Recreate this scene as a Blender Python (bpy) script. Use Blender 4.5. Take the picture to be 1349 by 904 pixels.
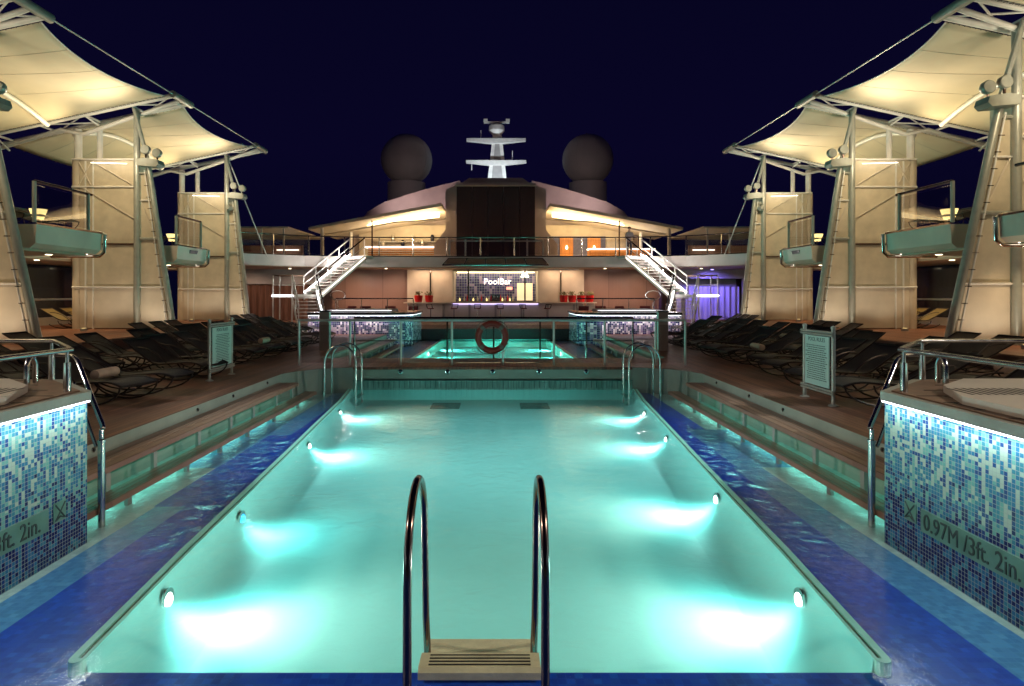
import bpy, bmesh, math, random
from mathutils import Vector, Matrix
R = math.radians
PI = math.pi
random.seed(7)
S = bpy.context.scene
COL = S.collection
for o in list(bpy.data.objects): bpy.data.objects.remove(o)

# ------------------------------------------------------------ camera
cd = bpy.data.cameras.new('camera'); cam = bpy.data.objects.new('camera', cd); COL.objects.link(cam)
cam.location = (0.1, 0, 2.1); cam.rotation_euler = (R(90), 0, 0)
cd.sensor_width = 36; cd.lens = 800/1349*36
cd.shift_x = 19.5/1349; cd.shift_y = -64/1349
cd.clip_start = 0.05; cd.clip_end = 5000
S.camera = cam
# ------------------------------------------------------------ night sky
w = bpy.data.worlds.new('World'); S.world = w; w.use_nodes = True
nt = w.node_tree; nt.nodes.clear()
wo = nt.nodes.new('ShaderNodeOutputWorld'); wb = nt.nodes.new('ShaderNodeBackground')
tc = nt.nodes.new('ShaderNodeTexCoord'); sx = nt.nodes.new('ShaderNodeSeparateXYZ')
cr = nt.nodes.new('ShaderNodeValToRGB')
nt.links.new(tc.outputs['Generated'], sx.inputs[0]); nt.links.new(sx.outputs['Z'], cr.inputs[0])
cr.color_ramp.elements[0].position = 0.0; cr.color_ramp.elements[0].color = (0.0007, 0.0007, 0.0052, 1)
cr.color_ramp.elements[1].position = 0.8; cr.color_ramp.elements[1].color = (0.0007, 0.0008, 0.0055, 1)
e = cr.color_ramp.elements.new(0.22); e.color = (0.0013, 0.0009, 0.0085, 1)
nt.links.new(cr.outputs[0], wb.inputs[0]); wb.inputs[1].default_value = 1.0
nt.links.new(wb.outputs[0], wo.inputs[0])
# ------------------------------------------------------------ exposure
S.view_settings.view_transform = 'Standard'; S.view_settings.look = 'None'
S.view_settings.exposure = 1.0; S.view_settings.gamma = 1.0
S.view_settings.use_curve_mapping = False
S.render.engine = 'CYCLES'
S.cycles.max_bounces = 7; S.cycles.diffuse_bounces = 3; S.cycles.transparent_max_bounces = 16
S.cycles.sample_clamp_indirect = 4.0
S.cycles.caustics_reflective = False; S.cycles.caustics_refractive = False

# ============================================================ materials
def nn(t, k, **kw):
    n = t.nodes.new(k)
    for a, b in kw.items(): setattr(n, a, b)
    return n
def base_mat(name):
    m = bpy.data.materials.new(name); m.use_nodes = True
    t = m.node_tree; p = t.nodes['Principled BSDF']
    return m, t, p
def mth(t, op, a, b=None, c=None):
    n = nn(t, 'ShaderNodeMath', operation=op)
    for i, v in enumerate((a, b, c)):
        if v is None: continue
        if isinstance(v, (int, float)): n.inputs[i].default_value = v
        else: t.links.new(v, n.inputs[i])
    return n.outputs[0]
def mat(name, col, rough=.6, metal=0., var=.18, scale=6., bump=.0, bscale=40., spec=None, stretch=(1, 1, 1), trans=0):
    m, t, p = base_mat(name)
    co = nn(t, 'ShaderNodeTexCoord'); mp = nn(t, 'ShaderNodeMapping'); mp.inputs['Scale'].default_value = stretch
    t.links.new(co.outputs['Object'], mp.inputs[0])
    nz = nn(t, 'ShaderNodeTexNoise'); nz.inputs['Scale'].default_value = scale; nz.inputs['Detail'].default_value = 5
    t.links.new(mp.outputs[0], nz.inputs['Vector'])
    r = nn(t, 'ShaderNodeValToRGB')
    r.color_ramp.elements[0].position = .3; r.color_ramp.elements[1].position = .7
    r.color_ramp.elements[0].color = tuple(c*(1-var) for c in col)+(1,)
    r.color_ramp.elements[1].color = tuple(min(1, c*(1+var)) for c in col)+(1,)
    t.links.new(nz.outputs[0], r.inputs[0]); t.links.new(r.outputs[0], p.inputs['Base Color'])
    rr = nn(t, 'ShaderNodeMapRange'); rr.inputs['To Min'].default_value = max(.03, rough-.08); rr.inputs['To Max'].default_value = min(1, rough+.1)
    t.links.new(nz.outputs[0], rr.inputs[0]); t.links.new(rr.outputs[0], p.inputs['Roughness'])
    p.inputs['Metallic'].default_value = metal
    if bump:
        n2 = nn(t, 'ShaderNodeTexNoise'); n2.inputs['Scale'].default_value = bscale; n2.inputs['Detail'].default_value = 3
        t.links.new(mp.outputs[0], n2.inputs['Vector'])
        b = nn(t, 'ShaderNodeBump'); b.inputs['Strength'].default_value = bump; b.inputs['Distance'].default_value = .02
        t.links.new(n2.outputs[0], b.inputs['Height']); t.links.new(b.outputs[0], p.inputs['Normal'])
    if trans:
        tr = nn(t, 'ShaderNodeBsdfTranslucent'); t.links.new(r.outputs[0], tr.inputs[0])
        mx = nn(t, 'ShaderNodeMixShader'); mx.inputs[0].default_value = trans
        t.links.new(p.outputs[0], mx.inputs[1]); t.links.new(tr.outputs[0], mx.inputs[2])
        t.links.new(mx.outputs[0], t.nodes['Material Output'].inputs[0])
    return m
def emis(name, col, st):
    m, t, p = base_mat(name)
    p.inputs['Base Color'].default_value = (*col, 1); p.inputs['Emission Color'].default_value = (*col, 1)
    p.inputs['Emission Strength'].default_value = st
    return m
def planks(name, c1, c2, wdt=.11, axis='X', gap=.06, rough=.55, diag=False):
    """boards wdt wide, running along the other axis"""
    m, t, p = base_mat(name)
    g = nn(t, 'ShaderNodeNewGeometry'); s = nn(t, 'ShaderNodeSeparateXYZ'); t.links.new(g.outputs['Position'], s.inputs[0])
    a, b = (s.outputs['X'], s.outputs['Y']) if axis == 'X' else (s.outputs['Y'], s.outputs['X'])
    ia = mth(t, 'DIVIDE', a, wdt); fl = mth(t, 'FLOOR', ia); fr = mth(t, 'FRACT', ia)
    seg = mth(t, 'FLOOR', mth(t, 'ADD', mth(t, 'DIVIDE', b, 2.2), mth(t, 'MULTIPLY', fl, .37)))
    cv = nn(t, 'ShaderNodeCombineXYZ'); t.links.new(fl, cv.inputs[0]); t.links.new(seg, cv.inputs[1])
    wn = nn(t, 'ShaderNodeTexWhiteNoise', noise_dimensions='3D'); t.links.new(cv.outputs[0], wn.inputs['Vector'])
    # grain
    gv = nn(t, 'ShaderNodeCombineXYZ')
    t.links.new(mth(t, 'MULTIPLY', a, 45.), gv.inputs[0]); t.links.new(mth(t, 'MULTIPLY', b, 3.), gv.inputs[1]); t.links.new(wn.outputs[0], gv.inputs[2])
    nz = nn(t, 'ShaderNodeTexNoise'); nz.inputs['Scale'].default_value = 1.; nz.inputs['Detail'].default_value = 4; t.links.new(gv.outputs[0], nz.inputs['Vector'])
    big = nn(t, 'ShaderNodeTexNoise'); big.inputs['Scale'].default_value = .7; big.inputs['Detail'].default_value = 4; t.links.new(g.outputs['Position'], big.inputs['Vector'])
    f = mth(t, 'ADD', mth(t, 'MULTIPLY', wn.outputs[0], .35), mth(t, 'ADD', mth(t, 'MULTIPLY', nz.outputs[0], .4), mth(t, 'MULTIPLY', big.outputs[0], .35)))
    r = nn(t, 'ShaderNodeValToRGB'); r.color_ramp.elements[0].position = .25; r.color_ramp.elements[1].position = .85
    r.color_ramp.elements[0].color = (*c1, 1); r.color_ramp.elements[1].color = (*c2, 1); t.links.new(f, r.inputs[0])
    gp = mth(t, 'LESS_THAN', fr, gap)
    mx = nn(t, 'ShaderNodeMixRGB'); t.links.new(gp, mx.inputs[0]); t.links.new(r.outputs[0], mx.inputs[1]); mx.inputs[2].default_value = (*[c*.3 for c in c1], 1)
    t.links.new(mx.outputs[0], p.inputs['Base Color'])
    p.inputs['Roughness'].default_value = rough
    rr = nn(t, 'ShaderNodeMapRange'); rr.inputs['To Min'].default_value = rough-.25; rr.inputs['To Max'].default_value = rough+.15
    t.links.new(big.outputs[0], rr.inputs[0]); t.links.new(rr.outputs[0], p.inputs['Roughness'])
    b_ = nn(t, 'ShaderNodeBump'); b_.inputs['Strength'].default_value = .5; b_.inputs['Distance'].default_value = .006
    t.links.new(mth(t, 'SUBTRACT', nz.outputs[0], gp), b_.inputs['Height']); t.links.new(b_.outputs[0], p.inputs['Normal'])
    return m
def mosaic(name, cols, size=.03, zg=.55, z0=0., z1=1.2, floor_tiles=False, rough=.15, group=True, grout=(.35, .42, .42)):
    """small square glass tiles; the mix of colours changes with height (darker towards the bottom)"""
    m, t, p = base_mat(name)
    g = nn(t, 'ShaderNodeNewGeometry'); s = nn(t, 'ShaderNodeSeparateXYZ'); t.links.new(g.outputs['Position'], s.inputs[0])
    if floor_tiles: u, v = s.outputs['X'], s.outputs['Y']
    else: u, v = mth(t, 'ADD', s.outputs['X'], s.outputs['Y']), s.outputs['Z']
    u = mth(t, 'DIVIDE', mth(t, 'ADD', u, 40.011), size); v = mth(t, 'DIVIDE', mth(t, 'ADD', v, 5.007), size)
    fu, fv = mth(t, 'FLOOR', u), mth(t, 'FLOOR', v)
    # pairs of tiles of one colour: whole-column choice of pairing rows
    c1 = nn(t, 'ShaderNodeCombineXYZ'); t.links.new(fu, c1.inputs[0]); t.links.new(fv, c1.inputs[1])
    c2 = nn(t, 'ShaderNodeCombineXYZ'); t.links.new(fu, c2.inputs[0]); t.links.new(mth(t, 'FLOOR', mth(t, 'DIVIDE', mth(t, 'ADD', fv, fu), 3.)), c2.inputs[1]); c2.inputs[2].default_value = 3
    w1 = nn(t, 'ShaderNodeTexWhiteNoise', noise_dimensions='3D'); t.links.new(c1.outputs[0], w1.inputs['Vector'])
    w2 = nn(t, 'ShaderNodeTexWhiteNoise', noise_dimensions='3D'); t.links.new(c2.outputs[0], w2.inputs['Vector'])
    sel = mth(t, 'LESS_THAN', w2.outputs[0], .42)
    c3 = nn(t, 'ShaderNodeCombineXYZ'); t.links.new(fu, c3.inputs[1]); t.links.new(w2.outputs[0], c3.inputs[0])
    w3 = nn(t, 'ShaderNodeTexWhiteNoise', noise_dimensions='3D'); t.links.new(c3.outputs[0], w3.inputs['Vector'])
    if group:
        mixv = mth(t, 'ADD', mth(t, 'MULTIPLY', w1.outputs[0], mth(t, 'SUBTRACT', 1., sel)), mth(t, 'MULTIPLY', w3.outputs[0], sel))
    else: mixv = w1.outputs[0]
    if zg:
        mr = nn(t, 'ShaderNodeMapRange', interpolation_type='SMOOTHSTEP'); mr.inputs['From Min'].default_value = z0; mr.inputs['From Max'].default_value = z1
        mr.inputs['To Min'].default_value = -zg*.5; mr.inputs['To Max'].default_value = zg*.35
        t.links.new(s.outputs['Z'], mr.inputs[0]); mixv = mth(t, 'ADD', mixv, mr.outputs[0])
    r = nn(t, 'ShaderNodeValToRGB'); cr_ = r.color_ramp; cr_.interpolation = 'CONSTANT'
    cr_.elements[0].position = 0; cr_.elements[0].color = (*cols[0][1], 1); cr_.elements[1].position = cols[1][0]; cr_.elements[1].color = (*cols[1][1], 1)
    for pz, c in cols[2:]:
        e_ = cr_.elements.new(pz); e_.color = (*c, 1)
    t.links.new(mixv, r.inputs[0])
    gu = mth(t, 'LESS_THAN', mth(t, 'FRACT', u), .1); gv = mth(t, 'LESS_THAN', mth(t, 'FRACT', v), .1); gg = mth(t, 'MAXIMUM', gu, gv)
    mx = nn(t, 'ShaderNodeMixRGB'); t.links.new(gg, mx.inputs[0]); t.links.new(r.outputs[0], mx.inputs[1]); mx.inputs[2].default_value = (*grout, 1)
    t.links.new(mx.outputs[0], p.inputs['Base Color']); p.inputs['Roughness'].default_value = rough
    b_ = nn(t, 'ShaderNodeBump'); b_.inputs['Strength'].default_value = .4; b_.inputs['Distance'].default_value = .004
    t.links.new(mth(t, 'SUBTRACT', mth(t, 'MULTIPLY', w1.outputs[0], .3), gg), b_.inputs['Height']); t.links.new(b_.outputs[0], p.inputs['Normal'])
    return m
def glassy(name, tint=(.8, .85, .85), refl=.9, bump=0, bs=1.5, rough=.0, ior=1.33, dist=.05, haze=0, stretch=(1, 1, 1)):
    m, t, p = base_mat(name); t.nodes.remove(p)
    tr = nn(t, 'ShaderNodeBsdfTransparent'); tr.inputs[0].default_value = (*tint, 1)
    gl = nn(t, 'ShaderNodeBsdfGlossy'); gl.inputs[0].default_value = (refl, refl, refl, 1); gl.inputs['Roughness'].default_value = rough
    fr = nn(t, 'ShaderNodeLayerWeight'); fr.inputs[0].default_value = .5; f0 = ((ior-1)/(ior+1))**2
    fac = mth(t, 'ADD', mth(t, 'MULTIPLY', mth(t, 'POWER', fr.outputs['Facing'], 5.), 1-f0), f0)
    mx = nn(t, 'ShaderNodeMixShader'); t.links.new(fac, mx.inputs[0]); t.links.new(tr.outputs[0], mx.inputs[1]); t.links.new(gl.outputs[0], mx.inputs[2])
    t.links.new(mx.outputs[0], t.nodes['Material Output'].inputs[0])
    if bump:
        g = nn(t, 'ShaderNodeNewGeometry'); mp = nn(t, 'ShaderNodeMapping'); mp.inputs['Scale'].default_value = stretch; t.links.new(g.outputs['Position'], mp.inputs[0])
        n1 = nn(t, 'ShaderNodeTexNoise'); n1.inputs['Scale'].default_value = bs; n1.inputs['Detail'].default_value = 6; n1.inputs['Roughness'].default_value = .6
        n1.inputs['Distortion'].default_value = .8
        n2 = nn(t, 'ShaderNodeTexNoise'); n2.inputs['Scale'].default_value = .45; n2.inputs['Detail'].default_value = 2
        t.links.new(mp.outputs[0], n1.inputs['Vector']); t.links.new(g.outputs['Position'], n2.inputs['Vector'])
        rg = nn(t, 'ShaderNodeMapRange'); rg.inputs['From Min'].default_value = .40; rg.inputs['From Max'].default_value = .62; rg.inputs['To Min'].default_value = .38
        t.links.new(n2.outputs[0], rg.inputs[0])
        b = nn(t, 'ShaderNodeBump'); b.inputs['Strength'].default_value = bump; b.inputs['Distance'].default_value = dist
        t.links.new(mth(t, 'MULTIPLY', n1.outputs[0], rg.outputs[0]), b.inputs['Height'])
        t.links.new(b.outputs[0], gl.inputs['Normal']); t.links.new(b.outputs[0], fr.inputs['Normal'])
    return m

M = {}
M['steel'] = mat('polished_steel', (.62, .62, .6), .16, 1., .08, 8)
M['satin'] = mat('satin_steel', (.55, .60, .57), .42, .35, .1, 8)
M['darksteel'] = mat('bronzed_steel', (.20, .15, .14), .18, 1., .1, 8)
M['tealpaint'] = mat('painted_steel', (.37, .38, .34), .35, .3, .1, 5)
M['white'] = mat('white_paint', (.72, .70, .66), .4, 0, .08, 3, .1, 15)
M['white2'] = mat('white_plating', (.66, .60, .56), .45, 0, .1, 1.2, .08, 6)
M['grey'] = mat('grey_plating', (.36, .34, .33), .5, 0, .12, 1.5)
M['fascia'] = mat('fascia_panels', (.70, .58, .48), .35, 0, .14, .9)
M['funnel'] = mat('funnel_paint', (.42, .35, .35), .6, 0, .18, .5, .1, 3)
M['dome'] = mat('dome_fibreglass', (.42, .39, .38), .7, 0, .06, 1)
M['cream'] = mat('cream_panel', (.60, .53, .43), .45, 0, .1, 1.6, .06, 5)
M['mesh'] = mat('cream_screen_mesh', (.56, .49, .37), .6, 0, .12, 2.5, .25, 120)
M['fabric'] = mat('canopy_fabric', (.76, .67, .49), .75, 0, .07, .7, .25, 1.2, trans=.22)
M['rope'] = mat('lacing_rope', (.14, .12, .09), .8)
M['sling'] = mat('black_sling_mesh', (.010, .009, .011), .55, 0, .3, 9, .3, 160)
M['slingy'] = mat('yellow_lit_sling_mesh', (.22, .15, .035), .6, 0, .2, 9)  # yellow glow of the downlights put into the sling colour
M['slingb'] = mat('brown_sling_mesh', (.05, .027, .020), .6, 0, .3, 9, .3, 160)
M['frame'] = mat('dark_lounger_frame', (.035, .025, .024), .35, .4, .2, 8)
M['deck'] = planks('teak_deck_boards', (.080, .030, .019), (.26, .115, .068), .09, 'X', .07)
M['deck2'] = planks('teak_bridge_boards', (.11, .032, .02), (.30, .105, .062), .09, 'X', .1)
M['benchw'] = planks('bench_slats', (.15, .075, .05), (.42, .25, .175), .10, 'X', .08, .45)
M['platw'] = planks('orange_platform_boards', (.22, .08, .04), (.42, .17, .09), .12, 'X', .05, .6)
M['wallw'] = planks('wood_veneer_panels', (.15, .085, .065), (.27, .16, .125), 2.4, 'X', .008, .45)
M['stone'] = mat('coping_stone', (.30, .33, .30), .45, 0, .16, 3, .2, 30)
M['endwall'] = mat('grey_coping_render', (.30, .35, .30), .5, 0, .14, 2.2, .15, 25)
M['rim'] = mat('rim_tile', (.34, .86, .74), .3, 0, .08, 6)
M['groove'] = mat('overflow_groove', (.05, .16, .11), .5, 0, .3, 9)
M['basin'] = mat('basin_paint', (.26, .76, .74), .55, 0, .05, .8)
M['basinwall'] = mat('basin_wall_paint', (.34, .86, .78), .5, 0, .05, .8)
M['grille'] = mat('drain_grille', (.03, .12, .12), .5)
M['floorpave'] = mat('tub_paving', (.20, .13, .09), .5, 0, .3, 5, .3, 20)
M['acryl'] = mat('tub_acrylic', (.55, .52, .47), .3, 0, .06, 3)
M['slot'] = mat('dark_slot', (.03, .03, .028), .6)
M['glow_tub'] = mat('tub_basin_paint', (.35, .85, .75), .4)
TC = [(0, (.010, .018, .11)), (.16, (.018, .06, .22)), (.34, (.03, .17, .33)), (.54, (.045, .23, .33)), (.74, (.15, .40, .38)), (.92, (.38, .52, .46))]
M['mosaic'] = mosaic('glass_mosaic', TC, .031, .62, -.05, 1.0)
M['mosaic_far'] = mosaic('glass_mosaic_violet', [(0, (.02, .018, .07)), (.3, (.06, .04, .14)), (.5, (.25, .18, .30)), (.68, (.5, .42, .48)), (.85, (.75, .68, .7))], .075, 0)
M['mosaic_bar'] = mosaic('bar_wall_mosaic', [(0, (.05, .05, .15)), (.3, (.075, .07, .20)), (.55, (.10, .09, .25)), (.86, (.32, .26, .44)), (.95, (.18, .15, .36))], .17, 0)
M['tdark'] = mosaic('ledge_tile_dark_blue', [(0, (.004, .045, .46)), (.35, (.005, .06, .54)), (.65, (.006, .08, .62)), (.85, (.01, .07, .50)), (.95, (.01, .11, .62))], .05, 0, floor_tiles=True, rough=.4, group=False, grout=(.01, .07, .5))
M['tmid'] = mosaic('ledge_tile_mid_blue', [(0, (.06, .22, .50)), (.3, (.08, .26, .55)), (.6, (.09, .30, .60)), (.85, (.07, .24, .50)), (.95, (.12, .34, .62))], .05, 0, floor_tiles=True, rough=.4, group=False, grout=(.10, .30, .55))
M['tpale'] = mosaic('ledge_tile_pale', [(0, (.42, .58, .58)), (.3, (.46, .62, .61)), (.6, (.50, .66, .64)), (.85, (.44, .60, .60)), (.95, (.54, .70, .68))], .05, 0, floor_tiles=True, rough=.4, group=False, grout=(.44, .58, .57))
M['wavetile'] = mat('wave_tile', (.22, .42, .38), .3, 0, .3, 10, stretch=(6, 1, .3))
M['water'] = glassy('pool_water', (.93, .985, .975), .82, .42, 5.0, .02, 1.33, .035)
M['farwater'] = glassy('choppy_pool_water', (.93, .985, .975), .6, .9, 5, .08, 1.2, .06)
M['glass'] = glassy('rail_glass', (.86, .84, .84), .8, ior=1.45)
M['glassdark'] = mat('night_window_glass', (.008, .010, .03), .06, 0, .2, 2)
M['sea'] = mat('night_sea', (.004, .006, .016), .2, 0, .2, .01, .5, .3)
M['led'] = emis('led_strip_white', (.93, .95, 1.), 4)
M['ledw'] = emis('led_strip_warm', (1., .88, .72), 2.5)
M['ledc'] = emis('led_strip_cyan', (.1, .85, .95), .14)
M['bulb'] = emis('lamp_lens_warm', (1., .85, .55), 6)
M['poolbulb'] = emis('pool_lamp_lens', (.95, 1., .92), 7)
M['bluebulb'] = emis('pool_lamp_lens_blue', (.02, .35, .8), 1.5)
M['shade'] = emis('lit_lamp_shade', (1., .74, .28), .8)
M['lit'] = emis('lit_ceiling_trough', (1., .80, .42), 3.)
M['letters'] = emis('backlit_letters', (1., .90, .78), 1.2)
M['litpanel'] = emis('backlit_panel', (1., .72, .45), .45)
M['red'] = mat('red_pot', (.55, .012, .012), .3, 0, .1)
M['redseat'] = mat('maroon_fabric', (.13, .018, .02), .8)
M['leaf'] = mat('leaf', (.16, .17, .06), .6, 0, .4, 30)
M['ring'] = mat('life_ring_orange', (.24, .018, .010), .5, 0, .12)
M['tape'] = mat('reflective_tape', (.16, .11, .09), .4)
M['black'] = mat('black_plastic', (.012, .012, .013), .35)
M['sign'] = mat('sign_face', (.42, .62, .57), .35, 0, .06, 2)
M['ink'] = mat('sign_ink', (.03, .06, .06), .6)
M['curtain'] = mat('curtain', (.42, .40, .46), .8, 0, .25, 5, stretch=(4, 1, .2))
M['rcurtain'] = mat('brown_curtain', (.15, .07, .045), .8, 0, .3, 5, stretch=(4, 1, .2))
M['door'] = mat('orange_wood_door', (.55, .22, .05), .4, 0, .25, 4, stretch=(4, 1, .3))
M['dpanel'] = mat('dark_funnel_panel', (.040, .022, .024), .45, 0, .5, 26, .3, 40)
M['ceil'] = mat('cream_ceiling', (.50, .38, .28), .6, 0, .08, 1)
M['steps'] = mat('stair_tread', (.42, .36, .32), .5, 0, .12, 6)
M['beige'] = mat('beige_step_resin', (.72, .64, .42), .5, 0, .16, 7, .2, 60)
M['skin'] = mat('skin', (.45, .28, .2), .6); M['cloth1'] = mat('grey_shirt', (.22, .2, .2), .8); M['cloth2'] = mat('dark_trousers', (.05, .05, .06), .8); M['hair'] = mat('dark_hair', (.02, .015, .01), .7)
M['pillow'] = mat('towel_cloth', (.45, .32, .24), .85)

# ============================================================ mesh builder
class MB:
    def __init__(s): s.v = []; s.f = []
    def add(s, vs, fs):
        n = len(s.v); s.v += [tuple(p) for p in vs]; s.f += [tuple(i+n for i in f) for f in fs]; return s
    def box(s, x0, x1, y0, y1, z0, z1):
        x0, x1 = min(x0, x1), max(x0, x1); y0, y1 = min(y0, y1), max(y0, y1); z0, z1 = min(z0, z1), max(z0, z1)
        vs = [(x0, y0, z0), (x1, y0, z0), (x1, y1, z0), (x0, y1, z0), (x0, y0, z1), (x1, y0, z1), (x1, y1, z1), (x0, y1, z1)]
        return s.add(vs, [(0, 3, 2, 1), (4, 5, 6, 7), (0, 1, 5, 4), (1, 2, 6, 5), (2, 3, 7, 6), (3, 0, 4, 7)])
    def prism(s, pts, z0, z1):
        n = len(pts); vs = [(x, y, z0) for x, y in pts]+[(x, y, z1) for x, y in pts]
        return s.add(vs, [tuple(range(n))[::-1], tuple(range(n, 2*n))]+[(i, (i+1) % n, (i+1) % n+n, i+n) for i in range(n)])
    def prismy(s, pts, y0, y1):        # profile in x-z
        n = len(pts); vs = [(x, y0, z) for x, z in pts]+[(x, y1, z) for x, z in pts]
        return s.add(vs, [tuple(range(n)), tuple(range(n, 2*n))[::-1]]+[(i, i+n, (i+1) % n+n, (i+1) % n) for i in range(n)])
    def prismx(s, pts, x0, x1):        # profile in y-z
        n = len(pts); vs = [(x0, y, z) for y, z in pts]+[(x1, y, z) for y, z in pts]
        return s.add(vs, [tuple(range(n)), tuple(range(n, 2*n))[::-1]]+[(i, i+n, (i+1) % n+n, (i+1) % n) for i in range(n)])
    def tube(s, pts, r, n=8, closed=False, r2=None):
        P = [Vector(p) for p in pts]; m = len(P); base = len(s.v); up = None; rings = []
        for i in range(m):
            if closed: d = (P[(i+1) % m]-P[i-1])
            else: d = P[min(i+1, m-1)]-P[max(i-1, 0)]
            if d.length < 1e-9: d = Vector((0, 0, 1))
            d.normalize()
            if up is None: up = d.orthogonal().normalized()
            up = (up-d*up.dot(d))
            if up.length < 1e-6: up = d.orthogonal()
            up.normalize(); sd = d.cross(up)
            rr = r if r2 is None else r+(r2-r)*i/(m-1)
            for k in range(n):
                a = 2*PI*k/n; s.v.append(tuple(P[i]+up*math.cos(a)*rr+sd*math.sin(a)*rr))
        for i in range(m if closed else m-1):
            j = (i+1) % m
            for k in range(n):
                k2 = (k+1) % n; s.f.append((base+i*n+k, base+i*n+k2, base+j*n+k2, base+j*n+k))
        if not closed:
            s.f.append(tuple(base+k for k in range(n))[::-1]); s.f.append(tuple(base+(m-1)*n+k for k in range(n)))
        return s
    def lathe(s, prof, c=(0, 0, 0), n=24, ax='Z'):
        b = len(s.v)
        for r, h in prof:
            for k in range(n):
                a = 2*PI*k/n; x, y = r*math.cos(a), r*math.sin(a)
                s.v.append((c[0]+x, c[1]+y, c[2]+h) if ax == 'Z' else ((c[0]+x, c[1]+h, c[2]+y) if ax == 'Y' else (c[0]+h, c[1]+x, c[2]+y)))
        for i in range(len(prof)-1):
            for k in range(n):
                k2 = (k+1) % n; s.f.append((b+i*n+k, b+i*n+k2, b+(i+1)*n+k2, b+(i+1)*n+k))
        s.f.append(tuple(b+k for k in range(n))[::-1]); s.f.append(tuple(b+(len(prof)-1)*n+k for k in range(n)))
        return s
    def grid(s, fn, nu, nv, thick=None):
        b = len(s.v)
        for i in range(nu+1):
            for j in range(nv+1): s.v.append(tuple(fn(i/nu, j/nv)))
        for i in range(nu):
            for j in range(nv):
                a = b+i*(nv+1)+j; s.f.append((a, a+1, a+nv+2, a+nv+1))
        return s
    def mesh(s, name, m, smooth=False, off=None):
        me = bpy.data.meshes.new(name); me.from_pydata(s.v, [], s.f)
        if off is not None: me.transform(Matrix.Translation(-Vector(off)))
        bm = bmesh.new(); bm.from_mesh(me); bmesh.ops.recalc_face_normals(bm, faces=bm.faces); bm.to_mesh(me); bm.free()
        if m: me.materials.append(m)
        if smooth:
            me.polygons.foreach_set('use_smooth', [True]*len(me.polygons))
            try: me.set_sharp_from_angle(angle=R(40))
            except Exception: pass
        return me
def arc(p0, p1, p2, n=8):   # quadratic bezier
    p0, p1, p2 = Vector(p0), Vector(p1), Vector(p2)
    return [p0*(1-t)**2+p1*2*t*(1-t)+p2*t*t for t in [i/n for i in range(n+1)]]
def tagit(o, label=None, cat=None, group=None, kind=None):
    if label: o['label'] = label
    if cat: o['category'] = cat
    if group: o['group'] = group
    if kind: o['kind'] = kind
    return o
def struct(name, mb, m, smooth=False, kind='structure'):
    o = bpy.data.objects.new(name, mb.mesh(name, m, smooth)); COL.objects.link(o); o['kind'] = kind; return o
def thing(name, label, cat, loc=(0, 0, 0), rz=0, group=None):
    o = bpy.data.objects.new(name, None); COL.objects.link(o); o.location = loc; o.rotation_euler = (0, 0, rz); o.empty_display_size = .2
    return tagit(o, label, cat, group)
def part(root, name, mb, m, smooth=True, world=True, label=None, top=None):
    """mesh given in world coordinates (world=True) or in the root's own"""
    t = top or root
    while t.parent: t = t.parent
    o = bpy.data.objects.new(name, mb.mesh(name, m, smooth, t.location if world else None)); COL.objects.link(o); o.parent = root
    if label: o['label'] = label
    return o
def solo(name, mb, m, label, cat, group=None, smooth=True, loc=None):
    o = bpy.data.objects.new(name, mb.mesh(name, m, smooth, loc)); COL.objects.link(o)
    if loc is not None: o.location = loc
    return tagit(o, label, cat, group)
def copy_tree(o, parent=None):
    c = o.copy(); COL.objects.link(c)
    if parent: c.parent = parent
    for ch in [x for x in bpy.data.objects if x.parent == o and x != c]: copy_tree(ch, c)
    return c
def lamp(kind, loc, power, col, to=None, size=.1, size_y=None, spot=None, blend=.8, parent=None, name='lamp_light'):
    ld = bpy.data.lights.new(name, kind); ld.energy = power; ld.color = col
    if kind == 'AREA':
        ld.size = size
        if size_y: ld.shape = 'RECTANGLE'; ld.size_y = size_y
    else: ld.shadow_soft_size = size
    if kind == 'SPOT': ld.spot_size = R(spot or 90); ld.spot_blend = blend
    o = bpy.data.objects.new(name, ld); COL.objects.link(o); o.location = loc
    if to is not None:
        d = Vector(to)-Vector(loc); o.rotation_euler = d.to_track_quat('-Z', 'Y').to_euler()
    if parent:
        t = parent
        while t.parent: t = t.parent
        o.parent = parent; o.location = Vector(loc)-t.location
    return o
def text_mesh(body, size, extrude=.004, spacing=1.0, align='LEFT'):
    c = bpy.data.curves.new('lettering', 'FONT'); c.body = body; c.size = size; c.extrude = extrude; c.align_x = align; c.space_character = spacing
    c.resolution_u = 3
    o = bpy.data.objects.new('lettering', c); COL.objects.link(o)
    bpy.context.view_layer.update(); dg = bpy.context.evaluated_depsgraph_get()
    me = bpy.data.meshes.new_from_object(o.evaluated_get(dg)); bpy.data.objects.remove(o)
    return me
def lettering(parent, me, m, mat4, name='lettering'):
    """me in x-y plane, mat4 world placement"""
    t = parent
    while t.parent: t = t.parent
    me.transform(Matrix.Translation(-t.location) @ mat4); me.materials.clear(); me.materials.append(m)
    o = bpy.data.objects.new(name, me); COL.objects.link(o); o.parent = parent; return o
ORD = ['first', 'second', 'third', 'fourth', 'fifth', 'sixth', 'seventh', 'eighth', 'ninth', 'tenth', 'eleventh', 'twelfth', 'thirteenth', 'fourteenth', 'fifteenth', 'sixteenth', 'seventeenth', 'eighteenth', 'nineteenth', 'twentieth', 'twenty-first', 'twenty-second']
SIDE = {-1: 'left', 1: 'right'}

ZD = .48      # main deck
ZP = .83      # raised platform
ZU = 4.35     # upper deck aft/forward end
ZB = 3.95     # side balconies
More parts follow.
